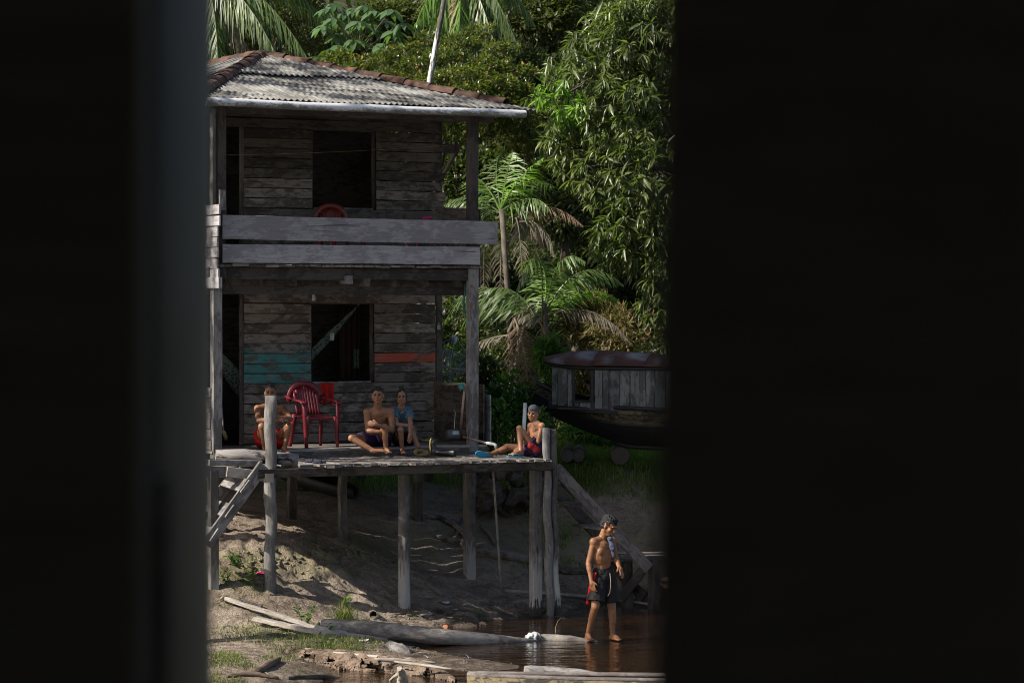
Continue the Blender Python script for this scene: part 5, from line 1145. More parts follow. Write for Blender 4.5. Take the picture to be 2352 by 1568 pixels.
# ================================================================ things on and around the house
# -- red plastic armchair (one shell seat, fan back, armrests and four splayed legs)
def armchair(u, v, d, label, mat, hide=False, sc=1.0):
    o0 = PT(u, v, d); o0.z = FL if d < 3.3 and v > 800 else UF-.005
    t = thing('plastic_armchair', label, 'chair', o0, None); T = lambda x, y, z: o0+(RV*x+BV*y+ZV*z)*sc
    w_ = .235; V_ = []; Fc = []
    def sheet(name, grid, th=.008, m=mat):
        n, mm = len(grid), len(grid[0]); V2 = [p for row in grid for p in row]; F2 = [(i*mm+j, i*mm+j+1, (i+1)*mm+j+1, (i+1)*mm+j) for i in range(n-1) for j in range(mm-1)]
        o = mesh_obj(name, V2, F2, MT[m], t, True); s = o.modifiers.new('s', 'SOLIDIFY'); s.thickness = th; s.offset = 0; return o
    sheet('seat', [[T(x*(1-.08*j/6), -.24+.42*j/6, .43-.025*math.sin(math.pi*j/6)-.012*(1-abs(x/w_))+(-.03 if j == 0 else 0)) for x in np.linspace(-w_, w_, 9)] for j in range(7)])
    sheet('apron', [[T(x, -.245, z) for x in np.linspace(-w_, w_, 9)] for z in (.425, .40-.0, .375)])
    def bw(z): return .245*math.sqrt(max(0, 1-((z-.46)/.435)**2.6)) if z > .46 else .20
    # back: upright slats inside an arched rim, as a pierced panel
    for k_ in range(9):
        x0 = -.164+k_*.041; g = []
        zt = .46+.40*max(.0, 1-(abs(x0)/.23)**2.4)**.5
        sheet('back_slat', [[T(x0+a_*.037*(1+.25*(z-.46)), .19+.16*(z-.44)/.42+.015*math.cos(x0*9), z) for a_ in (-.5, .5)] for z in np.linspace(.44, zt-.01, 6)], .006)
    for zz in (.52, .58, .64, .70, .76): sheet('back_crossbar', [[T(x, .192+.16*(zz-.44)/.42+.015*math.cos(x*9)+.004, zz+dz) for x in np.linspace(-.17, .17, 7)] for dz in (-.007, .007)], .005)
    rim = [(-.275, .64-.0), (-.262, .72), (-.225, .80), (-.16, .862), (-.08, .893), (0, .90), (.08, .893), (.16, .862), (.225, .80), (.262, .72), (.275, .64)]
    sheet('back_rim', [[T(x*a_, .335-(.26*max(0, .70-z)/.1 if z < .70 else 0)*0+.0*(a_), z*1.0-(1-a_)*.30) for (x, z) in rim] for a_ in (1.0, .87, .76)], .012)
    for sg in (-1, 1):
        arm = [(.32, .70), (.22, .675), (.05, .655), (-.12, .645), (-.22, .635), (-.25, .60)]
        sheet('armrest', [[T(sg*(.272+a_), y, z-(.012 if abs(a_) > .02 else 0)) for (y, z) in arm] for a_ in (-.035, -.012, .012, .035)], .009)
        def leg(name, x0, y0, z0, x1, y1, w0, w1):
            sheet(name, [[T(x0+(x1-x0)*f+c*(w0+(w1-w0)*f), y0+(y1-y0)*f+abs(c)*.0+cc*(w0+(w1-w0)*f), z0*(1-f)) for (c, cc) in ((-sg*1.0, 0), (0, 0), (0, .9))] for f in (0, .3, .6, .85, 1)], .009)
        leg('front_leg', sg*.275, -.235, .635, sg*.245, -.265, .055, .036); leg('rear_leg', sg*.225, .20, .45, sg*.245, .30, .06, .036)
        sheet('inner_leg', [[T(sg*(.225-x), -.247, z) for x in (0, .035*(z/.42)+.012)] for z in (.42, .36, .2, .02)], .007)
    return t
armchair(722, 1020, 2.22, 'shiny dark red plastic armchair standing on the veranda beside the lower window', 'plred')
armchair(783, 560, 2.75, 'orange red plastic armchair behind the upper rail, only its rounded back showing', 'plorange')
# -- red cloth hung on the wall below the window sill
def cloth(name, label, cat, pts_fn, nu, nv, mat, parent=None):
    V_ = [pts_fn(i/nu, j/nv) for j in range(nv+1) for i in range(nu+1)]; Fc = [(j*(nu+1)+i, j*(nu+1)+i+1, (j+1)*(nu+1)+i+1, (j+1)*(nu+1)+i) for j in range(nv) for i in range(nu)]
    o = mesh_obj(name, V_, Fc, MT[mat], parent, True); s = o.modifiers.new('s', 'SOLIDIFY'); s.thickness = .004
    return tag(o, label, cat)
cloth('red_cloth', 'crumpled red cloth hanging over the window sill behind the plastic chair', 'cloth', lambda a, b_: PT(734+a*(33-b_*8)+b_*7, 879+b_*(44+8*math.sin(a*9)), DW-.05-.03*math.sin(a*13+b_*2)*(b_+.2)), 16, 10, 'redcloth')
# -- hammocks: one seen through the lower window, one through the door
def hammock(label, a, b_, c, wd0, wd1):
    a, b_, c = Vector(a), Vector(b_), Vector(c); t = thing('hammock', label, 'hammock', c, 'hammocks slung inside the lower room')
    def f(s, q):
        p = a*(1-q)**2+b_*2*q*(1-q)+c*q*q; w_ = wd0+(wd1-wd0)*min(1, q*1.6); return p+(BV*(s-.5)*.6+ZV*(-(s-.5)))*w_+ZV*(-.25*w_*math.sin(math.pi*s))
    cloth('sling', None, None, f, 8, 14, 'hammock', t)
    tube('cord', [a, a+(a-b_).normalized()*.5], .008, MT['rope'], t, 5); return t
hammock('green white hammock slung diagonally across the dark lower window', PT(822, 702, 3.75), PT(765, 765, 3.8), PT(700, 830, 3.9), .04, .22)
hammock('green white hammock hanging inside the dark lower doorway', PT(440, 770, 3.7), PT(520, 835, 3.75), PT(575, 920, 3.9), .12, .30)
o = cloth('hanging_bag', 'small white cloth bag tied to the hammock in the window', 'bag', lambda a, b_: PT(758+a*10-b_*1, 764+b_*18, 3.68+.03*math.sin(a*6)), 4, 5, 'white')
cloth('hanging_garment', 'faded orange brown curtain hanging inside the lower window', 'curtain', lambda a, b_: PT(780+a*46, 705+b_*175, DW+1.1+.04*math.sin(a*22)), 18, 8, 'rusty')
cloth('hanging_garment', 'pale grey garment hanging at the right inside the lower window', 'garment', lambda a, b_: PT(812+a*13, 800+b_*45, DW+.9+.03*math.sin(a*12)), 6, 6, 'hammock')
cloth('patterned_cloth', 'dark flowered cloth hanging across the upper window', 'cloth', lambda a, b_: PT(735+a*85, 372-a*14+b_*(22), DW+.6+.04*math.sin(a*25)), 20, 4, 'treemcloth' if 'treemcloth' in MT else 'straw') if False else None
# -- pink toy scooter behind the upper rail
t = thing('toy_scooter', 'pink toy scooter lying behind the upper rail boards near the right end', 'toy', PT(960, 600, 2.3))
tube('handlebar', [PT(970, 502, 2.5), PT(990, 499, 2.5), PT(993, 502, 2.5)], .017, MT['plpink'], t, 8); tube('steering_tube', [PT(982, 502, 2.5), PT(958, 560, 2.45), PT(950, 612, 2.4)], .016, MT['plpink'], t, 8)
tube('frame_tube', [PT(930, 556, 2.4), PT(955, 600, 2.4), PT(1000, 556, 2.4)], .014, MT['plpink'], t, 8)
for (u, v) in ((962, 604), (915, 600)):
    V_, Fc = lathe_data([(.02, -.02), (.10, -.02), (.115, 0), (.10, .02), (.02, .02)], 18); m = Matrix.Translation(PT(u, v-8, 2.4))@Matrix.Rotation(math.radians(90), 4, 'X'); put('wheel', raw('wheel', V_, Fc, MT['rubber'], True), t, m)
# -- light bulb hung from the lower beam, clothesline above
t = thing('light_bulb', 'dusty white light bulb hanging over the lower window', 'lamp', PT(722, 695, 3.0))
tube('lamp_holder', [PT(719, 668, 3.2), PT(720, 677, 3.2)], .018, MT['white'], t, 8)
Bl = Blob(); Bl.ell(PT(721, 686, 3.2), (.032, .032, .038)); Bl.cap(PT(720, 676, 3.2), PT(721, 684, 3.2), .018, .026); Bl.build('bulb', 'white', t, .006, 1)
tag(tube('clothesline', [PT(505, 357, 2.2), PT(640, 354, 2.3), PT(800, 348, 2.4), PT(1060, 333, 2.5)], .0018, MT['straw'], None, 4), 'thin pale line strung across the upper veranda', 'line')
tag(tube('cable', [PT(1048, 330, 2.4), PT(1043, 370, 2.4), PT(1046, 410, 2.4), PT(1052, 445, 2.4)], .006, MT['rubber'], None, 5), 'black cable hanging in the upper veranda opening', 'cable')
cloth('cloth_strip', 'thin teal cloth strip tied under the upper floor at the right post', 'cloth', lambda a, b_: PT(1065+a*4+2*math.sin(b_*7), 650+b_*70, DP+.15), 2, 8, 'tealc')
t = thing('padlock', 'small padlock hung on the right edge of the lower wall', 'padlock', PT(1010, 750, DW-.05)); tube('shackle', [PT(1006, 745, DW-.06), PT(1008, 740, DW-.06), PT(1011, 745, DW-.06)], .005, MT['alu'], t, 5); beam('lock_body', PT(1008, 746, DW-.06), PT(1008, 757, DW-.06), .05, .02, MT['alu'], t, up=BV, seg=1)
tag(beam('green_rag', PT(1075, 735, DP-.09), PT(1075, 746, DP-.09), .02, .02, MT['tealc'], None, up=BV, seg=2, jit=.005), 'green rag knotted round the right veranda post', 'rag')
# -- parabolic wire dish behind the wall end
t = thing('satellite_dish', 'grey wire mesh satellite dish seen through the gap beside the right veranda post', 'satellite dish', W(1035, 900, 44.2))
cD = W(1032, 825, 44.2); R_ = .40; tilt = Matrix.Rotation(math.radians(18), 4, 'X')@Matrix.Rotation(math.radians(14), 4, 'Y'); N = 24; V_ = []; Fc = []
for i in range(6):
    r = R_*i/5; z = .30*(i/5)**2-.30
    for k in range(N): V_.append(cD+(tilt@Vector((r*math.cos(2*math.pi*k/N), r*math.sin(2*math.pi*k/N), z))))
for i in range(5):
    for k in range(N): Fc.append((i*N+k, i*N+(k+1) % N, (i+1)*N+(k+1) % N, (i+1)*N+k))
mesh_obj('mesh_bowl', V_, Fc, MT['mesh'], t, True)
rim = [cD+(tilt@Vector((R_*math.cos(2*math.pi*k/N), R_*math.sin(2*math.pi*k/N), 0))) for k in range(N+1)]; tube('rim', rim, .010, MT['alu'], t, 6)
for k in range(0, N, 3): tube('rib', [cD+(tilt@Vector((R_*f*math.cos(2*math.pi*k/N), R_*f*math.sin(2*math.pi*k/N), .30*f*f-.305))) for f in (.05, .35, .7, 1)], .007, MT['alu'], t, 5)
fp = cD+(tilt@Vector((0, 0, .38)))
for k in (2, 10, 18): tube('strut', [rim[k], fp], .008, MT['alu'], t, 5)
tube('feed_horn', [fp, fp-(tilt@Vector((0, 0, .12)))], .04, MT['white'], t, 10)
tube('mast', [cD+(tilt@Vector((0, 0, -.3))), W(1032, 860, 44.3), Vector((W(1032, 900, 44.3).x, 44.3, GZ(W(1032, 900, 44.3).x, 44.3)))], .03, MT['alu'], t, 8)
# -- water pump and its pipes
t = thing('water_pump', 'small grey electric water pump sitting on the step by the right post', 'pump', PT(1052, 1016, 1.95))
pc = PT(1044, 998, 1.92); V_, Fc = lathe_data([(.0, -.12), (.055, -.12), (.075, -.10), (.078, .05), (.07, .07), (.0, .07)], 16); put('motor', raw('motor', V_, Fc, MT['pump'], True), t, Matrix.Translation(pc)@Matrix.Rotation(TH, 4, 'Z')@Matrix.Rotation(math.radians(90), 4, 'Y'))
V_, Fc = lathe_data([(.0, -.05), (.06, -.05), (.09, -.02), (.09, .03), (.05, .05), (0, .05)], 16); put('impeller_housing', raw('impeller_housing', V_, Fc, MT['rusty'], True), t, Matrix.Translation(pc+RV*.13)@Matrix.Rotation(TH, 4, 'Z')@Matrix.Rotation(math.radians(90), 4, 'Y'))
beam('name_plate', pc-BV*.078-RV*.07+ZV*.03, pc-BV*.078+RV*.03+ZV*.03, .008, .05, MT['white'], t, seg=1, jit=0); beam('foot_plate', pc-RV*.1-ZV*.09, pc+RV*.17-ZV*.09, .12, .02, MT['rusty'], t, seg=1)
tube('power_cord', [pc+ZV*.08, PT(1044, 970, 1.95), PT(1046, 948, 2.0), PT(1043, 941, 2.1)], .005, MT['rope'], t, 5)
t = thing('water_pipe', 'pinkish brown pipe rising along the right post from the pump and bending left', 'pipe', PT(1067, 1000, 1.9))
tube('riser', [PT(1058, 992, 1.9), PT(1062, 940, 1.78), PT(1068, 885, 1.70)], .017, MT['pvctan'], t, 9); tube('elbow', [PT(1068, 892, 1.70), PT(1068.5, 884, 1.70), PT(1063, 881, 1.72)], .022, MT['pvctan'], t, 9)
tube('top_run', [PT(1066, 881, 1.71), PT(1030, 882, 2.4), PT(1012, 880, 2.9)], .016, MT['pvctan'], t, 9)
cloth('tie_rag', 'light green rag tied round the pipe elbow', 'rag', lambda a, b_: PT(1054+a*12+2*math.sin(b_*9), 880+b_*16+3*math.sin(a*8), 1.66+.02*math.sin(a*9)), 5, 6, 'tealc')
t = thing('suction_pipe', 'brown pipe with white elbow running from the pump and down through the deck', 'pipe', PT(1139, 1040, 1.0))
tube('long_run', [PT(1065, 1003, 1.75), PT(1122, 1018, 1.1)], .0165, MT['pvctan'], t, 9); tube('coupling', [PT(1078, 1006.5, 1.6), PT(1081, 1007.5, 1.57)], .021, MT['pvctan'], t, 9)
tube('white_elbow', [PT(1119, 1017, 1.12), PT(1133, 1019.5, 1.0), PT(1138, 1021, .97), PT(1139.5, 1029, .95)], .022, MT['pvc'], t, 10); tube('down_run', [PT(1139.5, 1028, .95), PT(1139, 1046, .95)], .0165, MT['pvctan'], t, 9)
tag(tube('white_pipe', [PT(1206, 925, 1.6), PT(1204, 975, 1.6), Vector((PT(1201, 1036, 1.6).x, PT(1201, 1036, 1.6).y, DK))], .027, MT['pvc'], None, 10), 'upright white pipe behind the boy with the cap', 'pipe')
# -- rubber boots lying on the deck
def boot(label, sole0, sole1, top, k=1.0, down=1):
    """sole0 heel, sole1 toe on the sole side, top = end of the shaft"""
    t = thing('rubber_boot', label, 'boot', (Vector(sole0)+Vector(sole1))/2, 'rubber boots lying on the deck'); s0, s1, tp = Vector(sole0), Vector(sole1), Vector(top)
    x = (s1-s0).normalized(); shaft = (tp-s0).normalized(); B = Blob(); an = s0+shaft*.07
    B.cap(s0+shaft*.045+x*.01, s1+shaft*.03-x*.03, .040, .036); B.cap(s0+shaft*.05+x*.01, an+shaft*.03, .042, .040); B.cap(an, s0.lerp(s1, .6)+shaft*.035, .042, .036)
    B.cap(an+shaft*.02, tp, .042, .052, flat=True, n=16); B.build('shaft', 'rubber', t, .008, 2, .010, 14)
    slipper(t, s0-x*.035-shaft*.004, s1+x*.03-shaft*.004, shaft, .112, 'sole', False, 'sole'); return t
boot('rubber boot lying with its yellow grooved sole towards the viewer', PT(980, 1039, 1.05), PT(955, 1038, 1.0), PT(962, 1035, 1.42))
boot('black rubber boot lying on its side with the shaft pointing right', PT(991, 1039, 1.25), PT(990, 1031, 1.22)+ZV*.12, PT(1046, 1041, .95))
# -- flip-flops left on the deck by the log
for lb_, a, b_ in (('dark blue flip-flop on the deck edge nearest the charred log', PT(700, 1057, .45), PT(727, 1052, .52)), ('dark blue flip-flop lying right of its twin beside the log', PT(718, 1059, .25), PT(748, 1056, .32))):
    t = thing('flip_flop', lb_, 'flip-flop', (a+b_)/2, 'dark flip-flops by the log'); a.z = b_.z = DK+.003; slipper(t, a, b_, ZV, .10, 'navy' if 'navy' in MT else 'bluerag', True, 'sole')
# -- broom head in the doorway
t = thing('broom', 'straw broom leaning in the lower doorway at the left', 'broom', PT(520, 1015, 3.0)); tube('handle', [PT(509, 930, 3.3), PT(513, 990, 3.1)], .012, MT['pale'], t, 6); Bl = Blob(); Bl.cap(PT(513, 990, 3.1), PT(518, 1003, 3.0), .03, .05, sq=(1, .5)); Bl.build('bristles', 'straw', t, .007, 1, .01, 40)
tag(tube('dark_stick', [PT(760, 1013, 3.2), PT(800, 1011, 3.1), PT(812, 1012, 3.05)], .012, MT['dark'], None, 6), 'dark rod lying against the wall base behind the young man', 'rod')

# ================================================================ old boat
bt = thing('old_boat', 'beached old wooden river boat with a grey plank cabin and rusty curved roof', 'boat', W(1450, 1030, 44.5))
ba = math.radians(-14); BX = Vector((math.cos(ba), math.sin(ba), 0)); BY = Vector((-math.sin(ba), math.cos(ba), 0)); OB = W(1236, 930, 44.3); OB.z = 0
def bp(x, y, z): return OB+BX*x+BY*y+ZV*z
zv = lambda v, Z=44.3: H-(v-V0)*Z/F
LB = 7.5
def hw(x): return .98*(1-(1-min(1, max(0, x)/2.9))**2.3)*(1 if x < 4.5 else 1-((x-4.5)/3)**2*.25)+.02
def sheer(x): return zv(926)+(.30*max(0, 1-x/1.3)**1.8)-.03*min(x, 3)
def keel(x): return zv(1010)+.62*max(0, 1-x/1.5)**1.6-.035*min(x, 4)
# hull: strakes one by one, each its own plank
xs = [LB*(i/26)**1.25 for i in range(27)]
def hp_(x, s, q):          # q 0 at the sheer, 1 at the keel
    z = sheer(x)*(1-q)+keel(x)*q; w_ = hw(x)*(1-max(0, q)**2.6*.92); return bp(x-.25*q*max(0, 1-x)+.0, s*w_, z)
NS = 7
for s in (-1, 1):
    for k in range(NS):
        V_ = []; Fc = []; q0, q1 = k/NS, (k+1)/NS
        for x in xs:
            a = hp_(x, s, q0+.005); b_ = hp_(x, s, q1); o_ = Vector((0, 0, 0))
            V_ += [a, b_+BY*s*.006]
        for i in range(len(xs)-1): Fc.append((2*i, 2*i+1, 2*i+3, 2*i+2))
        o = mesh_obj('hull_plank', V_, Fc, MT['hull' if k < 3 else 'tar'], bt); sm = o.modifiers.new('s', 'SOLIDIFY'); sm.thickness = .022; sm.offset = 0
    tube('rub_rail', [hp_(x, s, -.02)+BY*s*.015 for x in xs], .034, MT['tar'], bt, 7, smooth=True); tube('rub_rail', [hp_(x, s, 3/NS)+BY*s*.012 for x in xs], .026, MT['tar'], bt, 7)
tube('stem_post', [bp(-.10, 0, sheer(0)+.22), bp(-.04, 0, sheer(0)), bp(-.12+.0, 0, (sheer(0)+keel(0))/2), bp(-.02, 0, keel(0)), bp(.5, 0, keel(.5)-.02)], [.045, .05, .05, .05, .04], MT['hull'], bt, 8)
tube('keel', [bp(x, 0, keel(x)-.03) for x in xs[6:]], .05, MT['tar'], bt, 6)
beam('deck', bp(.5, 0, sheer(1)-.04), bp(LB-.3, 0, sheer(3)-.03), 1.6, .03, MT['dark'], bt, seg=4)
# cabin of upright boards with one window; the wall bends in towards the bow
def cy(x): return .80*(1-(1-min(1, max(.0, (x-.05))/1.4))**2.2*.42)
cz0 = lambda x: zv(938, 44.2)+.13*math.exp(-max(0, x)/.8)-.01*x; cz1 = lambda x: zv(845, 44.2)+.10*max(0, 1-x/.75)**1.4-.006*x
x = .36; gaps = (.70, 1.02)
while x < LB-1.2:
    w_ = random.choice([.10, .12, .14, .16]); xe = x+w_
    if x < gaps[0] < xe: xe = gaps[0]
    for s in (-1, 1):
        inw = gaps[0]-.005 <= x < gaps[1]-.01 or (s == 1 and .35 < x < 1.35) or (s == -1 and False)
        zr = [(cz0(x), cz1(x))] if not inw else [(cz0(x), cz0(x)+.09)]
        for z0_, z1_ in zr: beam('cabin_board', bp((x+xe)/2, s*cy((x+xe)/2), z0_+random.uniform(-.01, .015)), bp((x+xe)/2, s*cy((x+xe)/2), z1_), .02, max(.03, xe-x-random.choice([.003, .006, .01])), MT['boatw'], bt, up=BX, seg=4, jit=.003)
    x = xe
for xx in (gaps[0]+.02, gaps[1]-.0): beam('window_post', bp(xx, -cy(xx)-.0, cz0(xx)), bp(xx, -cy(xx), cz1(xx)), .05, .045, MT['tar'], bt, up=BX, seg=1)
beam('window_sill', bp(gaps[0], -cy(.9)-.02, cz0(.9)+.10), bp(gaps[1], -cy(.9)-.02, cz0(.9)+.10), .06, .03, MT['dark'], bt, seg=1)
for s in (-1, 1): tube('eaves_rail', [bp(xx, s*(cy(xx)+.03), cz1(xx)+.02) for xx in np.linspace(.33, LB-1.2, 20)], .028, MT['tar'], bt, 7)
for s in (-1, 1):
    xx_ = np.linspace(.30, LB-1.1, 18); V_ = []
    for xx in xx_: V_ += [bp(xx, s*(cy(xx)+.004), min(sheer(xx), cz0(xx))-.06), bp(xx, s*(cy(xx)+.004), cz0(xx)+.035)]
    o = mesh_obj('coaming', V_, [(2*i, 2*i+2, 2*i+3, 2*i+1) for i in range(17)], MT['tar'], bt); sm = o.modifiers.new('s', 'SOLIDIFY'); sm.thickness = .03
# curved roof of rusty sheets
xr = np.linspace(.26, LB-1.1, 9)
for i in range(8):
    V_ = []; Fc = []
    for a in np.linspace(0, 1, 5):
        xx = xr[i]+(xr[i+1]-xr[i]+.03)*a
        for j in range(13):
            q = -1+j/6; V_.append(bp(xx-.10*(1-q*q)*(1 if i == 0 and a == 0 else .3), q*(cy(xx)+.07), cz1(xx)+.05+(1-q*q)*(.22-.045*max(0, xx-.8)**1.2)*min(1, max(0, (xx-.22)/.55))**.45+.008*(i % 2)))
    for a in range(4):
        for j in range(12): Fc.append((a*13+j, a*13+j+1, (a+1)*13+j+1, (a+1)*13+j))
    o = mesh_obj('roof_sheet', V_, Fc, MT['rustroof'], bt, True); sm = o.modifiers.new('s', 'SOLIDIFY'); sm.thickness = .012
beam('inner_plank', bp(.72, .3, cz0(1)+.05), bp(.92, .35, cz0(1)+.38), .09, .03, MT['pale'], bt, seg=2)
for (u, v, w_, h_) in ((1325, 1008, .35, .10), (1420, 1018, .5, .14), (1300, 1015, .25, .1)):
    c = W(u, v, 44.6); g_ = GZ(c.x, c.y); tag(tube('chock_log', [Vector((c.x, c.y-.7, g_+h_)), Vector((c.x+.05, c.y+.9, g_+h_))], h_, MT['dark'], None, 9, .1), {1325: 'dark log chock under the bow of the boat', 1420: 'thick round log chock under the middle of the boat', 1300: 'thin log chock at the very front under the boat'}[u], 'log', 'logs propping up the boat')

# ================================================================ wood, pipes and rubbish on the bank
def glog(name, label, uv, rad, mat, cat='log', group=None, rough=.12, n=14, zs=None, cyc=2.0, lift=0, parent=None):
    pts = []
    for i, (u, v) in enumerate(uv):
        p = GP(u, v) if zs is None or zs[i] is None else wz(u, v, zs[i]); pts.append(p+ZV*((rad[i] if zs is None or zs[i] is None else 0)*.7+lift))
    fine = []; fr_ = []
    for i in range(len(pts)-1):
        for q in range(4): fine.append(pts[i].lerp(pts[i+1], q/4)); fr_.append(rad[i]+(rad[i+1]-rad[i])*q/4)
    fine.append(pts[-1]); fr_.append(rad[-1])
    o = tube(name, fine, fr_, MT[mat], parent, n, rough, cyc=cyc)
    return tag(o, label, cat, group)
glog('big_log', 'long weathered log lying from the mud flat out into the water', [(738, 1440), (860, 1446), (1000, 1460), (1110, 1468), (1235, 1474)], [.11, .108, .10, .085, .03], 'wetlog', zs=[.22, .19, .12, .05, -.02], rough=.08)
glog('lower_log', 'dark water-blackened log tucked along the near side of the long log', [(775, 1468), (880, 1474), (980, 1480), (1080, 1478)], [.07, .075, .08, .06], 'dark', zs=[.06, .04, .0, .0])
t = glog('log_butt', 'sawn block end of a second log beside the big log end', [(727, 1456), (745, 1459), (800, 1466), (890, 1474)], [.12, .11, .08, .05], 'pale', zs=[.16, .15, .10, .05])
glog('sunken_trunk', 'pale smooth trunk half under water ending at the wading man', [(1190, 1470), (1250, 1465), (1310, 1468), (1372, 1474)], [.02, .055, .05, .02], 'pale', zs=[.0, .015, .01, -.01], rough=.2)
glog('cut_log', 'short cut log floating in the water at the bottom, pale sawn end to the left', [(1205, 1543), (1260, 1544), (1330, 1548), (1400, 1556)], [.075, .075, .065, .04], 'grey', zs=[.03, .02, .01, -.02])
Bl = Blob(); Bl.ell(wz(1225, 1460, .05), (.095, .05, .04)); Bl.ell(wz(1240, 1461, .035), (.07, .05, .035)); o = Bl.build('white_bag', 'white', None, .008, 0, .06, 26); tag(o, 'crumpled white plastic bag caught on the half sunken trunk', 'bag')
t = thing('canoe', 'dark canoe whose gunwale crosses the bottom edge of the view', 'canoe', wz(1300, 1562, .2))
c0, c1 = wz(1075, 1548, .16), wz(1900, 1556, .22)
V_ = []; Fc = []; nn_ = 16
for i in range(nn_+1):
    q = i/nn_; c = c0.lerp(c1, q); w_ = .42*math.sin(math.pi*min(1, .02+q*.9))**.55
    for (a, z) in ((0, 0), (.12, -.24), (.75, -.30), (1, 0)): V_.append(c+Vector((0, -1, 0))*(w_*a)+ZV*z)
for i in range(nn_):
    for k in range(3): Fc.append((i*4+k, i*4+k+1, (i+1)*4+k+1, (i+1)*4+k))
o = mesh_obj('hull', V_, Fc, MT['hull'], t, True); sm = o.modifiers.new('s', 'SOLIDIFY'); sm.thickness = .025
tube('gunwale', [c0.lerp(c1, i/12)+ZV*.012 for i in range(13)], .026, MT['stair'], t, 8, .1)
tube('far_gunwale', [c0.lerp(c1, i/12)+ZV*.012+Vector((0, -.42*math.sin(math.pi*min(1, .02+i/12*.9))**.55, 0)) for i in range(13)], .024, MT['stair'], t, 8, .1)
beam('thwart', wz(1180, 1566, .14), wz(1182, 1600, .14), .16, .025, MT['dark'], t, seg=2)
# planks on the flat
def gplank(label, a, b_, w_, t_, mat, zs=(0, 0), up=ZV):
    p, q = GP(*a), GP(*b_); p.z += zs[0]; q.z += zs[1]; return tag(beam('loose_plank', p, q, w_, t_, MT[mat], None, up=up, seg=10, jit=.006, skew=.02), label, 'plank', 'planks lying on the mud flat')
gplank('long bleached plank slanting down the mud to the log butt', (513, 1384), (735, 1453), .07, .05, 'pale', (.05, .05))
gplank('dark short plank end at the upper tip of the bleached plank', (514, 1384), (600, 1398), .10, .06, 'dark', (.05, .02))
gplank('broad pale plank lying flat just left of the log butt', (586, 1436), (736, 1462), .13, .05, 'pale', (.08, .05))
gplank('dark rotten plank under the broad pale plank', (600, 1452), (730, 1478), .16, .04, 'dark', (.0, .0))
# rotten log: a ragged shell over the puddle
def rotten():
    t = thing('rotten_log', 'big rotten hollow log with splintered edges lying over the brown puddle', 'log', wz(840, 1515, .1))
    pts = [(660, 1487), (720, 1495), (790, 1503), (860, 1510), (930, 1518), (1000, 1530), (1045, 1545)]
    c = [wz(u, v+8, .12-.012*i) for i, (u, v) in enumerate(pts)]; V_ = []; Fc = []; NU = 170; NV = 30
    I_, J_ = np.meshgrid(np.arange(NU+1.), np.arange(NV+1.), indexing='ij'); RN1 = fbm(I_*.07, J_*.22, 61, 5, .6); RN2 = fbm(I_*.05, J_*.28, 77, 4, .6); RN3 = fbm(I_*.11, J_*.05+1, 5, 5, .7)
    for i in range(NU+1):
        f = i/NU*(len(c)-1); a = int(min(f, len(c)-2)); p = c[a].lerp(c[a+1], f-a); R0 = .23*math.sin(math.pi*min(1, .12+f/(len(c)-1)*.85))**.5
        for j in range(NV+1):
            an = math.radians(-5+195*j/NV); rr = R0*(1+.30*float(RN1[i, j]))
            V_.append(p+Vector((0, -math.cos(an)*rr*1.25, math.sin(an)*rr*.66-.09)))
    holes = lambda i, j: RN2[i, j] > .36 or RN3[i, j]+.25*RN2[i, j] > .05+.045*j or (j > NV-6 and RN3[i, 3] > .3-.06*(j-NV+6))
    for i in range(NU):
        for j in range(NV):
            if not holes(i, j): a = i*(NV+1)+j; Fc.append((a, a+1, a+NV+2, a+NV+1))
    o = mesh_obj('rotten_shell', V_, Fc, MT['rot'], t, False); sm = o.modifiers.new('s', 'SOLIDIFY'); sm.thickness = .025
    for (a, b_, r) in (((765, 1497), (1000, 1521), .018), ((860, 1512), (960, 1520), .025), ((905, 1518), (1040, 1536), .016), ((700, 1488), (800, 1500), .014)):
        p, q = wz(*a, .17), wz(*b_, .12); tube('splinter', line(p, q, 8), [r*(.4+.8*math.sin(math.pi*(i+.5)/9)) for i in range(9)], MT['pale'], t, 6, .5)
rotten()
glog('driftwood_stump', 'short grey driftwood stump sloping up in front of the big log', [(893, 1478), (918, 1492), (940, 1508)], [.045, .075, .085], 'grey', zs=[.14, .10, .02], rough=.35)
t = glog('white_driftwood', 'upright bleached forked driftwood standing in the puddle at the bottom', [(925, 1568), (922, 1548), (917, 1535)], [.06, .045, .03], 'pale', zs=[.0, .12, .20], rough=.7)
tube('prong', [wz(918, 1545, .12), wz(905, 1553, .06), wz(895, 1562, .0)], [.025, .02, .012], MT['pale'], t, 6, .5)
for uv, rr, lb_, m in [([(520, 1556), (580, 1552), (640, 1560)], .03, 'dark rotten branch in the grass at the bottom left', 'rot'), ([(585, 1550), (612, 1535), (640, 1518)], .045, 'forked dark stub rising from the grass at the bottom left', 'rot'), ([(660, 1560), (740, 1558), (800, 1564)], .035, 'blackened branch lying along the puddle edge', 'dark'),
               ([(752, 1478), (762, 1470), (790, 1482)], .022, 'pale root fork below the two-leaved seedling', 'pale'), ([(790, 1545), (820, 1540), (838, 1534)], .02, 'thin black stick over the puddle', 'tar')]:
    glog('branch', lb_, uv, [rr*.7, rr, rr*.6], m, 'branch', 'loose branches on the mud', .4)
t = thing('drain_pipe', 'cream pipe end pointing out of the mud towards the viewer', 'pipe', GP(856, 1425))
p = GP(857, 1424)+ZV*.07; V_, Fc = lathe_data([(.048, .0), (.048, -.30), (.056, -.30), (.056, 0.0), (.048, 0)], 20); dirp = Vector((-.12, -1, .25)).normalized(); m = dirp.to_track_quat('Z', 'Y').to_matrix().to_4x4(); m.translation = p; put('pipe_end', raw('pipe_end', V_, Fc, MT['cream'], True), t, m)
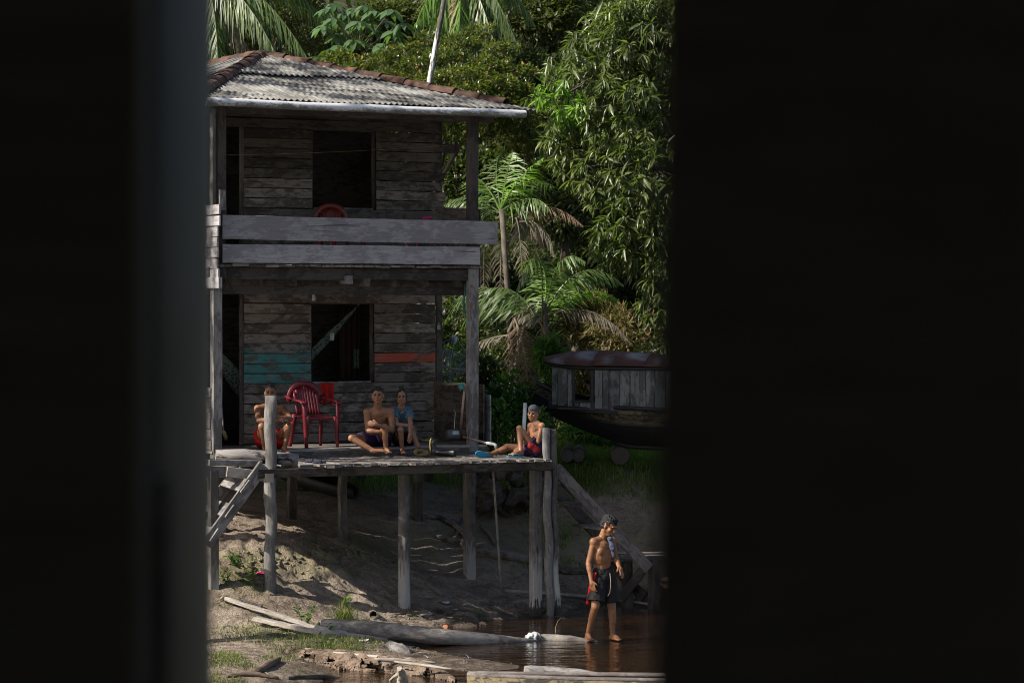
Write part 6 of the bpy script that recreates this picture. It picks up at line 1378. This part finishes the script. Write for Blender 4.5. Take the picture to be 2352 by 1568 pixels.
tube('pipe_stub', [p-ZV*.16+Vector((.01, .02, 0)), p-ZV*.03+Vector((.01, .05, 0))], .05, MT['cream'], t, 12)
tag(beam('brick', GP(1022, 1443)+ZV*.02, GP(1036, 1444)+ZV*.02, .07, .05, MT['brick'], None, seg=1, ch=.008), 'orange brick at the edge of the water', 'brick')
# poles and roots under and beyond the deck
a = PT(1133, 1084, .9); e = GP(1152, 1352); tag(tube('leaning_pole', line(a, e-ZV*.1, 8), .016, MT['pale'], None, 8, .1), 'thin bare pole leaning from under the deck edge to the ground', 'pole')
glog('fallen_pole', 'long thin pole lying on the shore behind the split post', [(1162, 1361), (1270, 1367), (1380, 1376), (1500, 1392)], [.022, .024, .022, .02], 'pale', 'pole')
for uv, rr, lb_ in [([(1090, 1280), (1150, 1285), (1230, 1300), (1300, 1318), (1360, 1318)], [.07, .075, .07, .06, .04], 'thick dark root trunk lying across the bank under the deck'), ([(960, 1190), (1010, 1192), (1050, 1215), (1075, 1240)], [.025, .035, .04, .04], 'upper gnarled root crossing the path under the deck'),
                    ([(1000, 1235), (1045, 1250), (1075, 1262), (1110, 1272)], [.03, .045, .05, .05], 'pale root below the gnarled one, left of the square stilt'), ([(1105, 1212), (1125, 1228), (1140, 1255)], [.03, .035, .02], 'curved root stub right of the square stilt'), ([(1060, 1195), (1052, 1225), (1040, 1248)], [.02, .025, .03], 'forked root standing up left of the square stilt')]:
    glog('root', lb_, uv, rr, 'wall', 'root', 'driftwood roots under the deck', .35)
t = thing('fallen_stump', 'big black upturned root mass in the shade under the right end of the deck', 'stump', GP(1170, 1230)); c = GP(1150, 1210); Bl = Blob()
for i in range(26):
    a = c+Vector((random.uniform(-.45, .55), random.uniform(0, .5), random.uniform(.1, .85))); Bl.cap(a, a+Vector((random.uniform(-.25, .25), random.uniform(-.1, .1), random.uniform(-.2, .2))), random.uniform(.06, .15), .04)
Bl.build('root_mass', 'dark', t, .02, 1, .10, 9)
t = thing('dugout_canoe', 'black dugout canoe lying in the shade under the house', 'canoe', PT(760, 1130, 4.6)); V_ = []; Fc = []; a0, a1 = PT(600, 1078, 5.6), PT(818, 1158, 3.9)
for i in range(15):
    q = i/14; c = a0.lerp(a1, q); w_ = .33*math.sin(math.pi*min(.98, max(.02, q)))**.5; s_ = BV.cross(ZV) if False else (a1-a0).cross(ZV).normalized()
    for k in range(7): an = math.pi*k/6; V_.append(c+s_*math.cos(an)*w_-ZV*(math.sin(an)*.26*(.4+.6*w_/.33))+ZV*.22)
for i in range(14):
    for k in range(6): Fc.append((i*7+k, i*7+k+1, (i+1)*7+k+1, (i+1)*7+k))
o = mesh_obj('hull', V_, Fc, MT['tar'], t, True); sm = o.modifiers.new('s', 'SOLIDIFY'); sm.thickness = .03
t = thing('plastic_jug', 'crushed whitish plastic jug lying in the grass under the deck', 'jug', GP(1045, 1088)); c = GP(1045, 1092)+ZV*.09; Bl = Blob(); Bl.cap(c-Vector((.09, 0, -.03)), c+Vector((.09, 0, -.02)), .075, .06, flat=True); Bl.cap(c+Vector((.08, 0, -.02)), c+Vector((.14, 0, -.04)), .035, .025); Bl.build('jug_body', 'white', t, .01, 1, .04, 12)
for (u, v, s_, lb_, m) in [(1020, 1389, .075, 'flattened pale scrap on the mud near the middle stilt', 'white'), (1075, 1395, .06, 'white torn scrap near the waterline under the deck', 'white'), (1045, 1404, .035, 'tiny white scrap right of the flattened one', 'white'), (985, 1378, .05, 'thin light splinter lying behind the round stilt', 'pale'),
                           (1190, 1372, .04, 'blue scrap of plastic on the shore behind the split post', 'bluerag'), (835, 1475, .06, 'whitish plastic scrap under the big log', 'white'), (600, 1322, .07, 'faded pink rag half buried beside the round post foot', 'plpink'), (1290, 1372, .03, 'small blue scrap near the lying pole', 'blueflip')]:
    g_ = GP(u, v); V_ = []; 
    for j in range(4):
        for i in range(5): V_.append(g_+Vector((s_*(i/4-.5)*2, s_*(j/3-.5)*1.6, .02+random.uniform(0, .4)*s_)))
    o = mesh_obj('scrap', V_, [(j*5+i, j*5+i+1, j*5+i+6, j*5+i+5) for j in range(3) for i in range(4)], MT[m], None); tag(o, lb_, 'litter', 'bits of rubbish on the bank')
tag(tube('reed', [wz(1276, 1452, 0), wz(1276, 1440, .06), wz(1281, 1426, .14), wz(1288, 1418, .19)], [.005, .004, .003, .002], MT['straw'], None, 4), 'thin bent reed sticking out of the water by the split post', 'reed')
# mud clods at the waterline
pts = scat(2600, -4.5, .8, 32, 38.6, lambda x, y: np.exp(-((height(x, y)-.07)/.07)**2), -.02)
V_ = []; T_ = []; ico = np.array([(0, 0, 1), (.9, 0, .3), (.28, .85, .3), (-.72, .52, .3), (-.72, -.52, .3), (.28, -.85, .3), (0, 0, -.3)]); fi = [(0, 1, 2), (0, 2, 3), (0, 3, 4), (0, 4, 5), (0, 5, 1), (6, 2, 1), (6, 3, 2), (6, 4, 3), (6, 5, 4), (6, 1, 5)]
n = len(pts); s_ = rng.uniform(.006, .026, n)[:, None, None]; VV = (pts[:, None, :]+ico[None]*s_*(1+rng.uniform(-.3, .3, (n, 7, 3)))).reshape(-1, 3); TT = (np.array(fi)[None]+np.arange(n)[:, None, None]*7).reshape(-1, 3)
c = VV.mean(0); tag(put('mud_clods', npmesh('mud_clods', VV-c, None, MT['soil'], False, TT), None, Matrix.Translation(Vector(c))), 'small clods of mud along the water edge', 'mud', kind='stuff')

# twigs and splinters strewn over the flat
pts = scat(900, -4.6, .4, 31.6, 38.4, lambda x, y: np.clip(.5+2*fbm(x*1.5, y*1.5, 90), .1, 1), .02); B_ = Blob()
for p in pts:
    p = Vector(p)+ZV*.015; a = random.uniform(0, 6.28); L_ = random.uniform(.04, .22); e = p+Vector((math.cos(a)*L_, math.sin(a)*L_, random.uniform(-.01, .04))); V2, F2 = tube_data([p, p.lerp(e, .5)+Vector((0, 0, random.uniform(-.01, .015))), e], [random.uniform(.003, .008), .005, .002], 4); B_.add(V2, F2)
c = sum((Vector(v) for v in B_.V), Vector())/len(B_.V); tag(put('twigs', raw('twigs', [Vector(v)-c for v in B_.V], B_.F, MT['wall']), None, Matrix.Translation(c)), 'small sticks and splinters strewn over the mud flat', 'twigs', kind='stuff')

def lumps(nm, pts, smin, smax, label):
    n = len(pts); s_ = (smin+(smax-smin)*rng.random(n)**2.5)[:, None, None]; VV = (pts[:, None, :]+ico[None]*s_*[1.2, 1, .75]*(1+rng.uniform(-.35, .35, (n, 7, 3)))).reshape(-1, 3); TT = (np.array(fi)[None]+np.arange(n)[:, None, None]*7).reshape(-1, 3)
    c = VV.mean(0); tag(put(nm, npmesh(nm, VV-c, None, MT['soil'], False, TT), None, Matrix.Translation(Vector(c))), label, 'mud', kind='stuff')
lumps('earth_clods', scat(16000, -5, -.8, 37.2, 40.2, lambda x, y: .8*np.exp(-((smooth_h(x, y)-.85)/.22)**2)*np.clip(.4+2*fbm(x*2.5, y*2.5, 71), 0, 1), .1), .008, .05, 'crumbling clods of earth along the eroded lip of the bank')
lumps('earth_clods', scat(5000, -5, 2.5, 33, 42, lambda x, y: np.clip(.1+1.6*fbm(x*1.3, y*1.3, 73), 0, 1), .03), .006, .03, 'loose crumbs of earth lying on the slopes')
# ================================================================ the dark room the picture is taken from
room = thing('dark_room', 'unlit plank room framing the view with black blurred walls on both sides', 'room', (0, 0, 2.6))
def slab(name, x0, x1, y0, y1, z0, z1, mat='roomw', parent=room):
    V_ = [(x, y, z) for x in (x0, x1) for y in (y0, y1) for z in (z0, z1)]
    return mesh_obj(name, V_, [(0, 1, 3, 2), (4, 6, 7, 5), (0, 4, 5, 1), (2, 3, 7, 6), (0, 2, 6, 4), (1, 5, 7, 3)], MT[mat], parent)
slab('floor', -2.2, 2.2, -2.2, 3.1, 2.52, 2.58); slab('ceiling', -2.2, 2.2, -2.2, 3.1, 5.3, 5.36)
for q in ((-2.2, .5, 2.58, 5.3), (1.3, 2.2, 2.58, 5.3), (.5, 1.3, 2.58, 3.9), (.5, 1.3, 4.65, 5.3)): slab('back_wall', q[0], q[1], -2.26, -2.2, q[2], q[3])   # unseen opening added behind the camera so daylight lifts the dark boards
slab('side_wall', -2.26, -2.2, -2.2, 3.1, 2.58, 5.3); slab('side_wall', 2.2, 2.26, -2.2, 3.1, 2.58, 5.3)
for k in range(13):                                   # front wall left of the opening, horizontal boards
    slab('wall_board', -2.2, -.345, 3.04, 3.065, 2.58+k*.21, 2.58+k*.21+.206)
    slab('wall_board', .30, 2.2, 3.04, 3.065, 2.58+k*.21, 2.58+k*.21+.206)
slab('wall_lining', -2.2, -.36, 3.067, 3.08, 2.58, 5.3); slab('wall_lining', .32, 2.2, 3.067, 3.08, 2.58, 5.3)
# jamb: a board set at a slant, its painted face catches the daylight from the opening
def prism(name, xy, z0, z1, mat, tilt=0):
    n = len(xy); V_ = [(x, y, z0) for x, y in xy]+[(x+tilt, y, z1) for x, y in xy]
    return mesh_obj(name, V_, [tuple(range(n))[::-1], tuple(range(n, 2*n))]+[(i, (i+1) % n, n+(i+1) % n, n+i) for i in range(n)], MT[mat], room)
prism('jamb_board', [(-.374, 2.845), (-.358, 2.855), (-.346, 2.88), (-.336, 2.92), (-.328, 2.97), (-.3225, 3.03), (-.3215, 3.10), (-.36, 3.10), (-.40, 2.86)], 2.58, 5.3, 'jamb')
prism('inner_post', [(-.46, 1.86), (-.241, 1.86), (-.241, 1.93), (-.46, 1.93)], 2.58, 5.3, 'roomw')
slab('low_board', -.42, -.232, 1.95, 1.99, 2.58, 3.93)
# door leaf standing open on the right, close to the lens
for k in range(6):
    x0 = .0745+k*.19; prism('door_board', [(x0, 1.42+k*.03), (x0+.186, 1.45+k*.03), (x0+.186, 1.475+k*.03), (x0, 1.445+k*.03)], 2.6, 5.25, 'roomw', .012*2.65/.66)
for o in [o for o in bpy.data.objects if o.name.startswith('door_board')]: o.location.x -= .0275

for o in bpy.data.objects:
    if o.name.startswith('jamb_board'): o.data.polygons.foreach_set('use_smooth', [len(p.vertices) == 4 for p in o.data.polygons])
